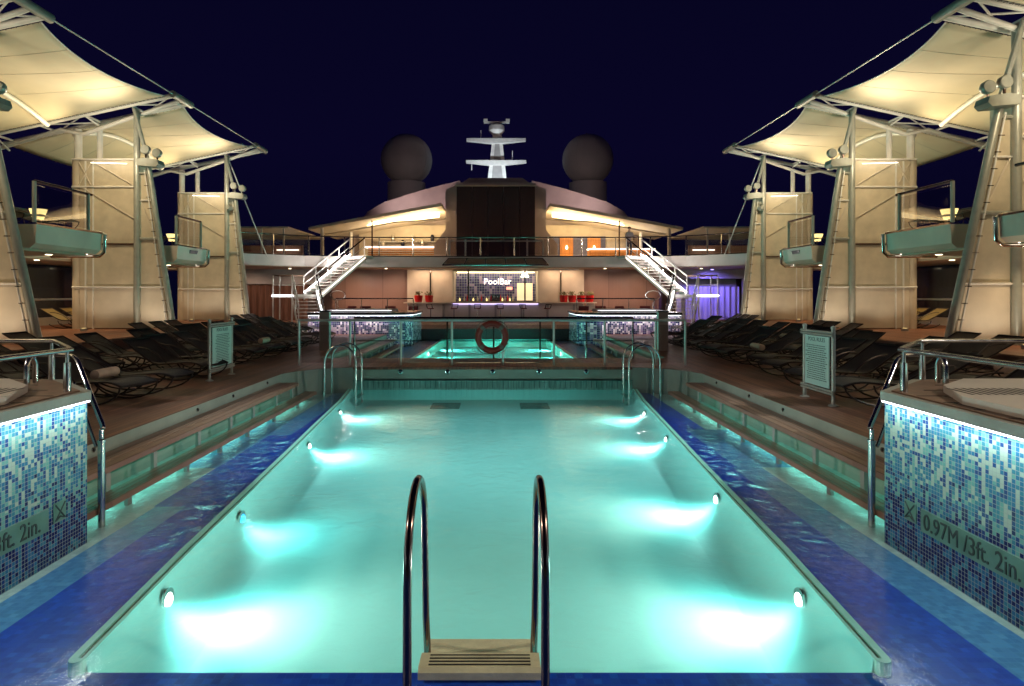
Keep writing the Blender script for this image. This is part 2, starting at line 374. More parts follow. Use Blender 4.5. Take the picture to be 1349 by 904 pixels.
# ============================================================ the pool
RIM = [(3.5, 2.27), (5, 2.41), (6.5, 2.52), (8, 2.63), (10, 2.79), (12, 2.94), (13.5, 3.12)]
def rim(y):
    if y <= RIM[0][0]: return RIM[0][1]
    for (a, b), (c, d) in zip(RIM, RIM[1:]):
        if y <= c: return b+(d-b)*(y-a)/(c-a)
    return RIM[-1][1]
YS = [3.5+.5*i for i in range(21)]
def fz(y): return -.36+.12*(y-3.5)/10
mb = MB()
for a, b in zip(YS, YS[1:]):
    mb.add([(-rim(a), a, fz(a)), (rim(a), a, fz(a)), (rim(b), b, fz(b)), (-rim(b), b, fz(b))], [(0, 1, 2, 3)])
struct('pool_floor', mb, M['basin'])
mb = MB()
for s in (-1, 1):
    for a, b in zip(YS, YS[1:]):
        for j in range(10):      # coved wall running smoothly into the floor
            t0, t1 = PI/2*j/10, PI/2*(j+1)/10
            f = lambda y, t: (s*(rim(y)-.42*(1-math.cos(t))), y, .002-(.002-fz(y)+.0012)*math.sin(t))
            mb.add([f(a, t0), f(b, t0), f(b, t1), f(a, t1)], [(0, 1, 2, 3)])
mb.add([(-rim(3.5), 3.5, fz(3.5)), (rim(3.5), 3.5, fz(3.5)), (rim(3.5), 3.5, -.08), (-rim(3.5), 3.5, -.08)], [(0, 1, 2, 3)])
mb.add([(-3.12, 13.5, -.4), (3.12, 13.5, -.4), (3.12, 13.5, .0), (-3.12, 13.5, .0)], [(0, 1, 2, 3)])
o_ = struct('pool_wall', mb, M['basin'], True)
bm_ = bmesh.new(); bm_.from_mesh(o_.data); bmesh.ops.remove_doubles(bm_, verts=bm_.verts, dist=.0005); bm_.to_mesh(o_.data); bm_.free()
o_.data.polygons.foreach_set('use_smooth', [True]*len(o_.data.polygons)); o_.data.set_sharp_from_angle(angle=R(40))
for s in (-1, 1):
    mb = MB(); mg = MB()
    ys = [3.50, 3.62]+[y for y in YS if y > 3.7]
    for a, b in zip(ys, ys[1:]):
        for (o0, o1, mm, z) in ((.0, .022, mb, .004), (.022, .046, mg, -.006), (.046, .092, mb, .006)):
            x = [s*(rim(a)+o0), s*(rim(a)+o1), s*(rim(b)+o1), s*(rim(b)+o0)]
            vs = [(x[0], a, z), (x[1], a, z), (x[2], b, z), (x[3], b, z)]
            mm.add(vs+[(p[0], p[1], -.09) for p in vs], [(0, 1, 2, 3), (0, 4, 5, 1), (1, 5, 6, 2), (2, 6, 7, 3), (3, 7, 4, 0)])
    # rounded near end
    c = (s*(rim(3.5)+.046), 3.50); pts = [(c[0]+.046*math.cos(PI+PI*k/8)*1.0, c[1]+.05*math.sin(PI+PI*k/8)) for k in range(9)]
    mb.prism(pts, -.09, .006)
    struct('pool_rim', mb, M['rim']); struct('pool_gutter', mg, M['groove'])
# ledge under a few centimetres of water, in three shades of tile
LZ = -.08
L = {'tdark': MB(), 'tmid': MB(), 'tpale': MB()}
def quad(k, s, y0, y1, x0, x1):
    """x0 may be 'rim'"""
    ys = [y0]+[y for y in YS if y0 < y < y1]+[y1]
    for a, b in zip(ys, ys[1:]):
        xa = rim(a)+.085 if x0 == 'rim' else x0; xb = rim(b)+.085 if x0 == 'rim' else x0
        L[k].add([(s*xa, a, LZ), (s*x1, a, LZ), (s*x1, b, LZ), (s*xb, b, LZ)], [(0, 1, 2, 3)])
for s, segs in ((1, [(-2, 7.65, 3.06, 3.43), (7.65, 9.8, 3.13, 3.83), (9.8, 13.5, 3.46, 3.46)]),
                (-1, [(-2, 6.24, 3.10, 3.41), (6.24, 7.62, 3.43, 3.43), (7.62, 9.4, 3.42, 3.84), (9.4, 10.5, 3.1, 3.92), (10.5, 13.5, 3.12, 3.5)])):
    for y0, y1, d, m_ in segs:
        if y0 < 3.5: quad('tdark', s, 3.5, y1, 'rim', d); quad('tdark', s, y0, 3.5, 0, d)
        else: quad('tdark', s, y0, y1, 'rim', d)
        if m_ > d: quad('tmid', s, y0, y1, d, m_)
        quad('tpale', s, y0, y1, m_, 4.45)
struct('ledge_tiles_dark_blue', L['tdark'], M['tdark']); struct('ledge_tiles_mid_blue', L['tmid'], M['tmid']); struct('ledge_tiles_pale', L['tpale'], M['tpale'])
mb = MB().add([(-4.3, -2, 0), (4.3, -2, 0), (4.3, 12.5, 0), (3.7, 13.2, 0), (3.2, 13.5, 0), (-3.2, 13.5, 0), (-3.7, 13.2, 0), (-4.3, 12.5, 0)], [(0, 1, 2, 3, 4, 5, 6, 7)])
struct('water', mb, M['water'])
# deck edge walls
mb = MB()
EDGE = [(4.294, -2), (4.294, 12.4), (4.115, 12.845), (3.796, 13.194), (3.398, 13.414), (3.1, 13.494)]
for s in (-1, 1):
    for (x0, y0), (x1, y1) in zip(EDGE, EDGE[1:]):
        mb.add([(s*x0, y0, -.1), (s*x1, y1, -.1), (s*x1, y1, ZD-.003), (s*x0, y0, ZD-.003)], [(0, 1, 2, 3)])
mb.add([(-3.1, 13.494, .22), (3.1, 13.494, .22), (3.1, 13.494, ZD-.003), (-3.1, 13.494, ZD-.003)], [(0, 1, 2, 3)])
mb.add([(-4.3, -2, -.1), (4.3, -2, -.1), (4.3, -2, ZD), (-4.3, -2, ZD)], [(0, 1, 2, 3)])
struct('pool_kerb', mb, M['endwall'])
# wavy tiled band of the end wall: scallops
def wf(u, v):
    x = -3.1+6.2*u; return (x, 13.5-.05*abs(math.sin(x*PI/.62)), .22*v-.02)
struct('wave_tile_band', MB().grid(wf, 120, 2), M['wavetile'], True)
mb = MB(); md = MB()
for k in range(-26, 27): md.box(k*.115-.004, k*.115+.004, 13.44, 13.452, .03, .2)
md.box(-3.1, 3.1, 13.44, 13.455, .19, .2)
struct('tile_joints', md, M['grille'])
for k, x in enumerate((-2.05, -1.0, 0, 1.03, 2.08)):
    q = thing('water_jet', ORD[k]+' round jet nozzle from the left in the grey pool end wall', 'jet nozzle', (x, 13.5, .38), 0, 'jet nozzles in the end wall')
    part(q, 'nozzle', MB().lathe([(.055, 0), (.055, -.02), (.03, -.03)], (x, 13.497, .38), 14, 'Y'), M['steel'])
    part(q, 'opening', MB().lathe([(.028, 0), (.028, -.004)], (x, 13.465, .38), 12, 'Y'), M['black'])
for s in (-1, 1):
    for k, y in enumerate((6.6, 8.9, 10.1, 11.6)):
        q = thing('water_jet', '%s dark jet nozzle from the near end in the kerb above the %s bench' % (ORD[k], SIDE[s]), 'jet nozzle', (s*4.3, y, .41), 0, 'jet nozzles along the kerb')
        part(q, 'nozzle', MB().lathe([(.032, 0), (.028, -s*.015)], (s*4.296, y, .41), 12, 'X'), M['steel'])
        part(q, 'opening', MB().lathe([(.017, 0), (.017, -s*.003)], (s*4.278, y, .41), 12, 'X'), M['black'])
for s in (-1, 1):
    x = s*.93-.05; q = thing('drain_grille', 'square dark drain grille on the %s half of the pool floor' % SIDE[s], 'grille', (x, 12.75, fz(12.75)), 0, 'drain grilles on the pool floor')
    mb = MB()
    for i in range(7): mb.box(x-.3, x+.3, 12.45+i*.09, 12.50+i*.09, fz(12.45)+.005, fz(12.45)+.025)
    part(q, 'slat', mb, M['grille'], False)
# underwater lamps
WARMW = (1., .54, .43)
for s, lst in ((-1, (4.45, 6.05, 8.9, 11.4)), (1, (4.45, 6.6, 9.3, 11.3))):
    for k, y in enumerate(lst):
        x = s*(rim(y)-.035); blue = (s == -1 and k == 1)
        q = thing('pool_lamp', 'blue underwater lamp in the left pool wall' if blue else '%s white underwater lamp from the near end in the %s pool wall' % (ORD[k], SIDE[s]), 'pool lamp', (x, y, -.14), 0, 'underwater lamps')
        part(q, 'housing', MB().lathe([(.085, 0), (.085, -s*.012), (.07, -s*.016)], (x, y, -.14), 20, 'X'), M['steel'])
        part(q, 'lens', MB().lathe([(.052, 0), (.04, -s*.01)], (x-s*.017, y, -.14), 20, 'X'), M['bluebulb'] if blue else M['poolbulb'])
        c = (.15, .55, .8) if blue else WARMW
        pw = (9.0 if blue else 130)*(1 if k < 2 else (.75 if k == 2 else .5))
        lamp('SPOT', (x-s*.06, y, -.12), pw, c, (x-s*2.2, y+.10, -.28), .16, spot=96, blend=1, parent=q)
        lamp('SPOT', (x-s*.06, y, -.10), 62 if not blue else 40, (.42, 1., .93), (x-s*2.6, y+.1, -.75), .12, spot=160, blend=1, parent=q)
# ladders
def hoop(pts, r): return MB().tube(pts, r, 12)
q = thing('pool_ladder', 'dark steel pool ladder with two hooped handrails and beige steps in the foreground', 'pool ladder', (0, 3.2, -.08))
for s in (-1, 1):
    x = s*.33
    pts = [(x, 2.9, -.08), (x, 2.9, .70)]+[(x, 2.9+.35-.35*math.cos(PI*k/14), .70+.40*math.sin(PI*k/14)) for k in range(1, 14)]+[(x, 3.6, .70), (x*.985, 3.62, .2), (x*.97, 3.66, -.06)]
    part(q, 'handrail', hoop(pts, .0215), M['darksteel'])
    part(q, 'foot_collar', MB().lathe([(.04, 0), (.04, .01), (.028, .03)], (x, 2.9, -.079), 16), M['steel'])
part(q, 'step', MB().prismx([(3.40, -.02), (3.42, .0), (3.58, -.012), (3.60, -.035), (3.58, -.06), (3.40, -.06)], -.345, .345), M['beige'])
part(q, 'step', MB().prismx([(3.60, -.09), (3.62, -.075), (3.86, -.09), (3.88, -.11), (3.86, -.14), (3.60, -.14)], -.33, .33), M['beige'])
part(q, 'step', MB().box(-.33, .33, 3.62, 3.86, -.34, -.30), M['beige'])
for k in range(4): part(q, 'grip_strip', MB().box(-.29, .29, 3.44+.035*k, 3.452+.035*k, -.008, .0015-.003*k), M['slot'], False)
for s in (-1, 1):
    q = thing('pool_ladder', 'pair of steel ladder hoops at the far %s corner of the pool' % SIDE[s], 'pool ladder', (s*3.1, 12.9, -.08), 0, 'ladders at the far pool corners')
    for y in (12.62, 13.18):
        xo, xi = s*3.49, s*2.84; cx = (xo+xi)/2; r = abs(xo-xi)/2
        pts = [(xo, y, LZ), (xo, y, .68)]+[(cx+(xo-cx)*math.cos(PI*k/12), y, .68+.36*math.sin(PI*k/12)) for k in range(1, 12)]+[(xi, y, .68), (xi, y, -.25)]
        part(q, 'handrail', hoop(pts, .022), M['steel'])
    for z in (-.05, -.2): part(q, 'step', MB().box(s*2.78, s*2.9, 12.62, 13.18, z-.02, z), M['steel'], False)
# benches
def bench(s, x0, x1, z, y0, y1, label, sup=True, spacing=1.05, grp='slatted benches along the pool sides'):
    q = thing('slatted_bench', label, 'bench', (s*(x0+x1)/2, (y0+y1)/2, LZ), 0, grp)
    mb = MB(); n = 3; wd = (x1-x0)/n
    for i in range(n): mb.box(s*(x0+i*wd+.005), s*(x0+(i+1)*wd-.005), y0, y1, z-.035, z)
    part(q, 'seat', mb, M['benchw'], False)
    part(q, 'edge_trim', MB().box(s*(x0-.012), s*x0, y0, y1, z-.06, z-.002), M['benchw'], False)
    k = 0; y = y0+.3
    while y < y1:
        part(q, 'leg', MB().box(s*(x0+.05), s*(x0+.09), y, y+.07, LZ, z-.036).box(s*(x0+.05), s*(x1-.02), y+.01, y+.06, z-.09, z-.036), M['grey'], False)
        y += spacing*(.8+.4*random.random())
for s in (-1, 1):
    bench(s, 3.9, 4.29, .33, 3.0, 12.2, 'upper slatted wooden bench along the kerb %s of the pool' % SIDE[s])
    bench(s, 3.66, 3.88, .09, 3.2, 12.6, 'lower slatted wooden bench just above the water %s of the pool' % SIDE[s])
    bench(s, 3.9, 4.29, .33, 16.2, 24.0, 'upper wooden bench beside the far pool on the %s' % SIDE[s])
    bench(s, 3.62, 3.9, .11, 16.2, 24.2, 'lower pale bench beside the far pool on the %s' % SIDE[s])
    # cool strip lights under the upper bench, lighting the water behind the bench legs
    q = thing('bench_light', 'green strip light under the upper bench on the %s' % SIDE[s], 'strip light', (s*4.27, 8, .2), 0, 'strip lights under benches')
    part(q, 'lens', MB().box(s*4.262, s*4.28, 3.2, 12, .25, .27), emis('bench_lens', (.1, .9, .65), .12) if s == -1 else bpy.data.materials['bench_lens'], False)
    lamp('AREA', (s*4.2, 7.6, .22), 3.2, (.10, 1., .68), (s*3.6, 6.9, -.1), .06, 9.4, parent=q).rotation_euler = (0, R(s*40), 0)
    part(q, 'fill_lens', MB().box(s*3.86, s*3.875, 3.3, 12.4, .03, .045), bpy.data.materials['bench_lens'], False)  # strip added under the lower bench to brighten the pale tiles
    lamp('AREA', (s*3.84, 7.8, .035), 3, (.30, 1., .85), (s*3.6, 6.9, -.1), .03, 9.2, parent=q).rotation_euler = (0, R(s*62), 0)

# second pool
mb = MB().add([(-2.7, 17, -.35), (2.7, 17, -.35), (2.4, 28.4, -.35), (-2.4, 28.4, -.35)], [(0, 1, 2, 3)])
struct('far_pool_floor', mb, M['basin'])
mb = MB()
F2 = [(-2.7, 17), (2.7, 17), (2.4, 28.4), (-2.4, 28.4)]
for i in range(4):
    a, b = F2[i], F2[(i+1) % 4]; mb.add([(*a, -.35), (*b, -.35), (*b, .0), (*a, .0)], [(0, 1, 2, 3)])
struct('far_pool_wall', mb, M['basinwall'])
mb = MB()
for s in (-1, 1): mb.add([(s*2.7, 17, LZ), (s*4.4, 17, LZ), (s*4.4, 28.6, LZ), (s*2.4, 28.6, LZ)], [(0, 1, 2, 3)])
mb.add([(-4.4, 15.4, LZ), (4.4, 15.4, LZ), (4.4, 17, LZ), (-4.4, 17, LZ)], [(0, 1, 2, 3)])
struct('far_ledge_tiles', mb, M['tdark'])
mb = MB()
for s in (-1, 1): mb.add([(s*2.7, 17, .006), (s*2.82, 17, .006), (s*2.52, 28.4, .006), (s*2.4, 28.4, .006)], [(0, 1, 2, 3)])
struct('far_pool_rim', mb, M['rim'])
struct('far_water', MB().add([(-4.4, 15.4, 0), (4.4, 15.4, 0), (4.4, 28.6, 0), (-4.4, 28.6, 0)], [(0, 1, 2, 3)]), M['farwater'])
for s in (-1, 1):
    for k, y in enumerate((19.5, 23, 26.5)):
        x = s*2.5; q = thing('pool_lamp', '%s underwater lamp in the %s wall of the far pool' % (ORD[k], SIDE[s]), 'pool lamp', (x, y, -.15), 0, 'underwater lamps of the far pool')
        part(q, 'lens', MB().lathe([(.08, 0), (.06, -s*.01)], (x, y, -.15), 16, 'X'), M['poolbulb'])
        lamp('SPOT', (x-s*.1, y, -.12), 620, (.20, 1., .82), (x-s*2.5, y, -1.0), .12, spot=145, blend=1, parent=q)
# ============================================================ decks
mb = MB()
for s in (-1, 1):
    mb.prism([(s*x, y) for x, y in ([(4.3, -4), (4.3, 12.4), (4.12, 12.85), (3.8, 13.2), (3.4, 13.42), (3.1, 13.5), (3.1, 13.9), (4.4, 13.9), (4.4, 28.6), (19, 28.6), (19, -4)])], ZD-.05, ZD)
mb.box(-4.3, 4.3, -6, -2, ZD-.05, ZD)
struct('teak_deck', mb, M['deck'])
struct('bridge_deck', MB().box(-4.4, 4.4, 13.9, 15.4, ZD-.05, ZD+.002).box(-3.1, 3.1, 13.48, 13.9, ZD-.05, ZD+.002), M['deck2'])
struct('bridge_wall', MB().box(-4.4, 4.4, 15.40, 15.42, -.1, ZD-.04), M['endwall'])
mb = MB()
for s in (-1, 1): mb.box(s*4.4, s*4.42, 15.4, 28.6, -.1, ZD-.04)
struct('far_pool_kerb', mb, M['endwall'])
struct('far_pool_end_wall', MB().box(-4.4, 4.4, 28.58, 28.7, -.1, ZD-.002), M['dpanel'])
struct('bar_deck', MB().box(-19, 19, 28.6, 48, ZD-.05, ZD+.001), M['deck'])
mb = MB(); me_ = MB()
for s in (-1, 1):
    mb.box(s*10.9, s*19, -4, 31, ZD+.003, ZP); me_.box(s*10.86, s*10.9, -4, 31, ZD+.003, ZP-.02)
struct('raised_platform', mb, M['platw']); struct('platform_riser', me_, M['wallw'])
struct('sea', MB().add([(-3000, -2000, -28), (3000, -2000, -28), (3000, 4000, -28), (-3000, 4000, -28)], [(0, 1, 2, 3)]), M['sea'])
# ============================================================ hot tub plinths in the foreground
for s in (-1, 1):
    q = thing('hot_tub_plinth', 'blue and white mosaic hot tub plinth %s of the pool, marked with its depth' % SIDE[s], 'hot tub', (s*5, 4, -.08))
    P = lambda o: [(s*(3.5-o), -1.5), (s*(3.5-o), 5.33+o*.4), (s*(4.25), 6.05+o), (s*9.0, 6.05+o), (s*9.0, -1.5)]
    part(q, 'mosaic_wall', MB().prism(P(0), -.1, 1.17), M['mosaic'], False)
    part(q, 'coping', MB().prism(P(.03), 1.172, 1.25), M['stone'], False)
    pv = MB(); j = 0
    yy = 5.9
    pin = [(s*3.54, -1.4), (s*3.54, 5.30), (s*4.28, 5.98), (s*8.9, 5.98), (s*8.9, -1.4)]
    part(q, 'paving', MB().prism(pin, 1.251, 1.262), M['floorpave'], False)
    jt = MB()
    for k in range(16):
        a = .55; y = 5.9-k*.30
        jt.box(s*3.56, s*6.5, y, y+.012, 1.2625, 1.265) if y < 5.15 else jt.box(s*(3.62+(y-5.1)*1.05), s*6.5, y, y+.012, 1.2625, 1.265)
        for i in range(10):
            x = 3.62+i*.30+(.15 if k % 2 else 0)
            if y < 5.1 or x > 3.55+(y-4.9)*1.0: jt.box(s*x, s*(x+.012), y-.288, y, 1.2625, 1.265)
    part(q, 'paving_joint', jt, M['slot'], False)
    led = MB().box(s*3.474, s*3.49, -1.4, 5.33, 1.158, 1.171)
    part(q, 'light_strip', led, M['led'], False)
    lamp('AREA', (s*3.43, 2.1, 1.15), 11, (.86, 1., .96), None, .03, 6.4, parent=q).rotation_euler = (0, R(s*6), 0)
    # depth marking
    y0, y1 = (4.78, 3.55)
    part(q, 'depth_band', MB().box(s*3.491, s*3.499, 3.3, 4.86, .205, .385), mat('depth_band_tile', (.11, .27, .22), .4) if s == -1 else bpy.data.materials['depth_band_tile'], False)
    tm = text_mesh('0.97M /3ft. 2in.', .185, .003)
    wd_ = max(v.co.x for v in tm.vertices); tm.transform(Matrix.Diagonal((.90/wd_, 1, 1, 1)))
    if s == 1:   # reads from far to near
        m4 = Matrix.Translation((3.488, 4.83, .235)) @ Matrix(((0, 0, -1, 0), (-1, 0, 0, 0), (0, 1, 0, 0), (0, 0, 0, 1)))
    else:
        m4 = Matrix.Translation((-3.488, 3.87, .235)) @ Matrix(((0, 0, 1, 0), (1, 0, 0, 0), (0, 1, 0, 0), (0, 0, 0, 1)))
    lettering(q, tm, M['ink'], m4)
    # no-diving pictogram: small figure and cross strokes
    ym = 4.99
    part(q, 'pictogram', MB().box(s*3.4915, s*3.499, ym-.07, ym+.07, .24, .40), bpy.data.materials['depth_band_tile'], False)
    pg = MB()
    pg.tube([(s*3.488, ym-.055, .255), (s*3.488, ym+.055, .385)], .006, 5).tube([(s*3.488, ym-.055, .385), (s*3.488, ym+.055, .255)], .006, 5)
    pg.tube([(s*3.488, ym-.04, .26), (s*3.488, ym, .28), (s*3.488, ym+.04, .26)], .006, 5)
    part(q, 'pictogram_mark', pg, M['ink'])
    # tub
    t_ = thing('hot_tub', 'cream hot tub rim with slotted overflow grille on the %s plinth' % SIDE[s], 'hot tub', (s*5, 4.6, 1.262))
    rimz = (1.263, 1.325)
    outer = [(3.64, 3.2), (3.64, 4.62), (3.92, 5.2), (4.4, 5.6), (7.5, 5.6), (7.5, 2.8), (3.8, 2.8)]
    part(t_, 'rim', MB().prism([(s*x, y) for x, y in outer], *rimz), M['acryl'], False)
    gr = MB()
    for i in range(10):
        xx = 3.76+i*.062
        gr.add([(s*xx, 4.68, 1.3265), (s*(xx+.03), 4.68, 1.3265), (s*(xx+.07), 5.02, 1.3265), (s*(xx+.04), 5.02, 1.3265)], [(0, 1, 2, 3)])
    part(t_, 'grille_slot', gr, M['slot'], False)
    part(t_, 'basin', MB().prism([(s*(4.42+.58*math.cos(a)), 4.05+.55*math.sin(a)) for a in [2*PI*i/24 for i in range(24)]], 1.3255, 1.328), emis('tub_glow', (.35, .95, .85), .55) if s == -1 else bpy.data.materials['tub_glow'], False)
    # low rail on plinth
    r_ = thing('tub_rail', 'low steel guard rail round the corner of the %s hot tub plinth' % SIDE[s], 'guard rail', (s*3.6, 5.3, 1.25), 0, 'guard rails on the hot tub plinths')
    part(r_, 'top_rail', MB().tube([(s*3.61, -1.0, 1.62), (s*3.61, 5.29, 1.62), (s*4.28, 6.0, 1.64), (s*8.8, 6.0, 1.64)], .022, 12), M['steel'])
    for (x, y) in ((3.61, 5.24), (4.28, 5.97), (3.61, 3.2), (6.8, 6.0)):
        pq = part(r_, 'post', MB().tube([(s*x, y, 1.262), (s*x, y, 1.51)], .030, 12).tube([(s*x, y, 1.51), (s*x, y, 1.62)], .016, 10), M['steel'])
    part(r_, 'grab_loop', MB().tube([(s*4.2, 5.55, 1.27), (s*4.2, 5.55, 1.44)]+arc((s*4.2, 5.55, 1.44), (s*4.22, 5.62, 1.60), (s*4.25, 5.72, 1.44))+[(s*4.25, 5.72, 1.27)], .024, 12), M['steel'])
    # stair handrail beside the plinth end
    h_ = thing('stair_handrail', 'sloping double steel handrail and post at the end of the %s plinth' % SIDE[s], 'handrail', (s*3.62, 5.7, -.08), 0, 'handrails beside the plinths')
    part(h_, 'post', MB().tube([(s*3.615, 5.70, LZ), (s*3.615, 5.70, .72)], .031, 14), M['steel'])
    part(h_, 'collar', MB().lathe([(.037, 0), (.037, .02), (.02, .03), (.02, .12)], (s*3.615, 5.70, .715), 14), M['steel'])
    part(h_, 'upper_rail', MB().tube([(s*3.60, 5.70, .84), (s*3.615, 5.72, .86), (s*4.03, 6.0, 1.40)]+arc((s*4.03, 6.0, 1.40), (s*4.10, 6.06, 1.48), (s*4.22, 6.12, 1.48))+[(s*4.6, 6.2, 1.48)], .024, 12), M['steel'])
    part(h_, 'lower_rail', MB().tube([(s*3.69, 5.74, .66), (s*4.10, 6.02, 1.22)], .016, 10), M['steel'])
# ============================================================ railings
def railing(label, pts, h, spacing, z, name='deck_railing', glass=True, mids=(), top='steel', postm='steel', r=.025, grp=None, pr=.02):
    loc = (*pts[len(pts)//2], z)
    q = thing(name, label, 'railing', loc, 0, grp)
    part(q, 'top_rail', MB().tube([(x, y, z+h) for x, y in pts], r, 8), M[top])
    for mz in mids: part(q, 'middle_rail', MB().tube([(x, y, z+mz) for x, y in pts], .012, 6), M[postm])
    out = [pts[0]]; carry = 0
    for a, b in zip(pts, pts[1:]):
        a, b = Vector(a), Vector(b); ln = (b-a).length; d = spacing-carry
        while d <= ln+1e-6: out.append(tuple(a+(b-a)*d/ln)); d += spacing
        carry = ln-(d-spacing)
    if (Vector(out[-1])-Vector(pts[-1])).length > spacing*.3: out.append(pts[-1])
    for x, y in out: part(q, 'post', MB().tube([(x, y, z), (x, y, z+h)], pr, 8), M[postm])
    if glass:
        for a, b in zip(out, out[1:]):
            a, b = Vector(a), Vector(b); d = (b-a).normalized()*.06; a = a+d; b = b-d; n = Vector((-d.y, d.x)).normalized()*.005
            part(q, 'glass_panel', MB().prism([tuple(a-n), tuple(b-n), tuple(b+n), tuple(a+n)], z+.06, z+h-.1), M['glass'], False)
    return q
railing('steel railing with glass between the near pool and the bridge deck', [(-4.43+1.165*i, 13.88) for i in range(8)]+[(4.4, 13.88)], 1.03, 1.165, ZD, mids=(), grp=None, pr=.026, r=.03, top='satin', postm='satin')
railing('darker railing on the far edge of the bridge deck above the second pool', [(-3.5+1.17*i, 15.3) for i in range(7)], 1.03, 1.17, ZD, top='darksteel', postm='darksteel', mids=(.45,), glass=False)
# life ring
q = thing('life_ring', 'orange life ring hanging on the middle of the bridge railing', 'life ring', (-.02, 13.80, 1.13))
part(q, 'ring', MB().tube([(-.02+.31*math.cos(a), 13.80, 1.13+.31*math.sin(a)) for a in [2*PI*i/28 for i in range(28)]], .07, 10, True), M['ring'])
for a0 in (45, 135, 225, 315):
    part(q, 'band', MB().tube([(-.02+.31*math.cos(R(a0+d)), 13.80, 1.13+.31*math.sin(R(a0+d))) for d in (-8, 0, 8)], .074, 10), M['tape'])
part(q, 'rope', MB().tube([(-.02+(.40-.02*math.cos(4*a))*math.cos(a), 13.78, 1.13+(.40-.02*math.cos(4*a))*math.sin(a)) for a in [2*PI*i/40 for i in range(40)]], .008, 5, True), M['rope'])
# ============================================================ notice boards
def board(s, y0, y1, x):
    q = thing('notice_board', 'steel framed pool rules board standing on the %s deck' % SIDE[s], 'notice board', (x, (y0+y1)/2, ZD), 0, 'pool rules boards')
    for y in (y0, y1):
        part(q, 'post', MB().tube([(x, y, ZD), (x, y, ZD+1.12)], .028, 12), M['tealpaint'])
        part(q, 'foot', MB().lathe([(.07, 0), (.07, .012), (.035, .03)], (x, y, ZD+.001), 14), M['tealpaint'])
        part(q, 'cap', MB().lathe([(.034, 0), (.034, .03), (.0, .045)], (x, y, ZD+1.12), 12), M['tealpaint'])
    for z in (ZD+.17, ZD+.21, ZD+1.02, ZD+1.06): part(q, 'crossbar', MB().tube([(x-s*.03, y0-.05, z), (x-s*.03, y1+.05, z)], .018, 10), M['tealpaint'])
    xs = x-s*.02
    f = part(q, 'panel', MB().box(xs-.008, xs+.008, y0+.07, y1-.07, ZD+.24, ZD+.99), M['sign'], False)
    if s == 1: base = Matrix(((0, 0, -1, 0), (-1, 0, 0, 0), (0, 1, 0, 0), (0, 0, 0, 1)))
    else: base = Matrix(((0, 0, 1, 0), (1, 0, 0, 0), (0, 1, 0, 0), (0, 0, 0, 1)))
    rnd = random.Random(3)
    def ln(txt, z, sz):
        me = text_mesh(txt, sz, .001, align='CENTER')
        lettering(f, me, M['ink'], Matrix.Translation((xs-s*.010, (y0+y1)/2, z)) @ base)
    ln('POOL RULES', ZD+.91, .085)
    lnm = MB()
    for i in range(17):   # small print, unreadable in the photograph
        z = ZD+.84-i*.032
        wl = .22+.08*rnd.random(); n = 7; yy = (y0+y1)/2-wl
        while yy < (y0+y1)/2+wl:
            l = .02+.05*rnd.random(); lnm.box(xs-s*.0085, xs-s*.0105, yy, min(yy+l, y1-.09), z, z+.011); yy += l+.012
    part(f, 'small_print', lnm, M['ink'], False)
board(1, 8.8, 9.62, 4.97); board(-1, 11.35, 12.3, -5.28)
# ============================================================ sun loungers
def make_lounger(m):
    q = thing('sun_lounger', 'x', 'sun lounger')
    prof = [(0, .30), (.25, .36), (.7, .33), (1.12, .31), (1.45, .46), (1.95, .75)]
    def cv(pts, n=4):
        out = []
        for i in range(len(pts)-1):
            for k in range(n):
                t = k/n; p0 = pts[max(i-1, 0)]; p1 = pts[i]; p2 = pts[i+1]; p3 = pts[min(i+2, len(pts)-1)]
                f = lambda a, b, c, d: .5*((2*b)+(-a+c)*t+(2*a-5*b+4*c-d)*t*t+(-a+3*b-3*c+d)*t**3)
                out.append((f(p0[0], p1[0], p2[0], p3[0]), f(p0[1], p1[1], p2[1], p3[1])))
        out.append(pts[-1]); return out
    pc = cv(prof)
    mb = MB(); n = len(pc)
    for i, (x, z) in enumerate(pc):
        for yy, dz in ((-.30, 0), (-.15, -.012), (0, -.016), (.15, -.012), (.30, 0)): mb.v.append((x, yy, z+dz))
    for i in range(n-1):
        for k in range(4):
            a = i*5+k; mb.f.append((a, a+1, a+6, a+5))
    nb = len(mb.v); mb.v += [(x, y, z-.012) for x, y, z in mb.v[:nb]]; mb.f += [tuple(i+nb for i in f)[::-1] for f in list(mb.f)]
    part(q, 'sling', mb, m, True, False)
    for y in (-.32, .32):
        fr = MB().tube([(x, y, z) for x, z in pc], .017, 7)
        part(q, 'side_frame', fr, M['frame'], True, False)
        part(q, 'curved_leg', MB().tube([(.02+.62-.62*math.cos(PI*k/12)*1.0, y*1.02, .30-.285*math.sin(PI*k/12)) for k in range(13)], .014, 6), M['frame'], True, False)
        part(q, 'curved_leg', MB().tube([(.45+.62-.62*math.cos(PI*k/12)*1.0, y*.92, .31-.295*math.sin(PI*k/12)) for k in range(11)], .014, 6), M['frame'], True, False)
        part(q, 'armrest', MB().tube(arc((.85, y, .33), (1.15, y*1.08, .62), (1.55, y, .60), 6), .012, 6), M['frame'], True, False)
    part(q, 'crossbar', MB().tube([(.02, -.32, .30), (.02, .32, .30)], .016, 6), M['frame'], True, False)
    part(q, 'crossbar', MB().tube([(1.94, -.32, .745), (1.94, .32, .745)], .016, 6), M['frame'], True, False)
    return q
protoA = make_lounger(M['sling']); protoB = make_lounger(M['slingb']); protoC = make_lounger(M['slingy'])
used = {id(protoA): False, id(protoB): False, id(protoC): False}
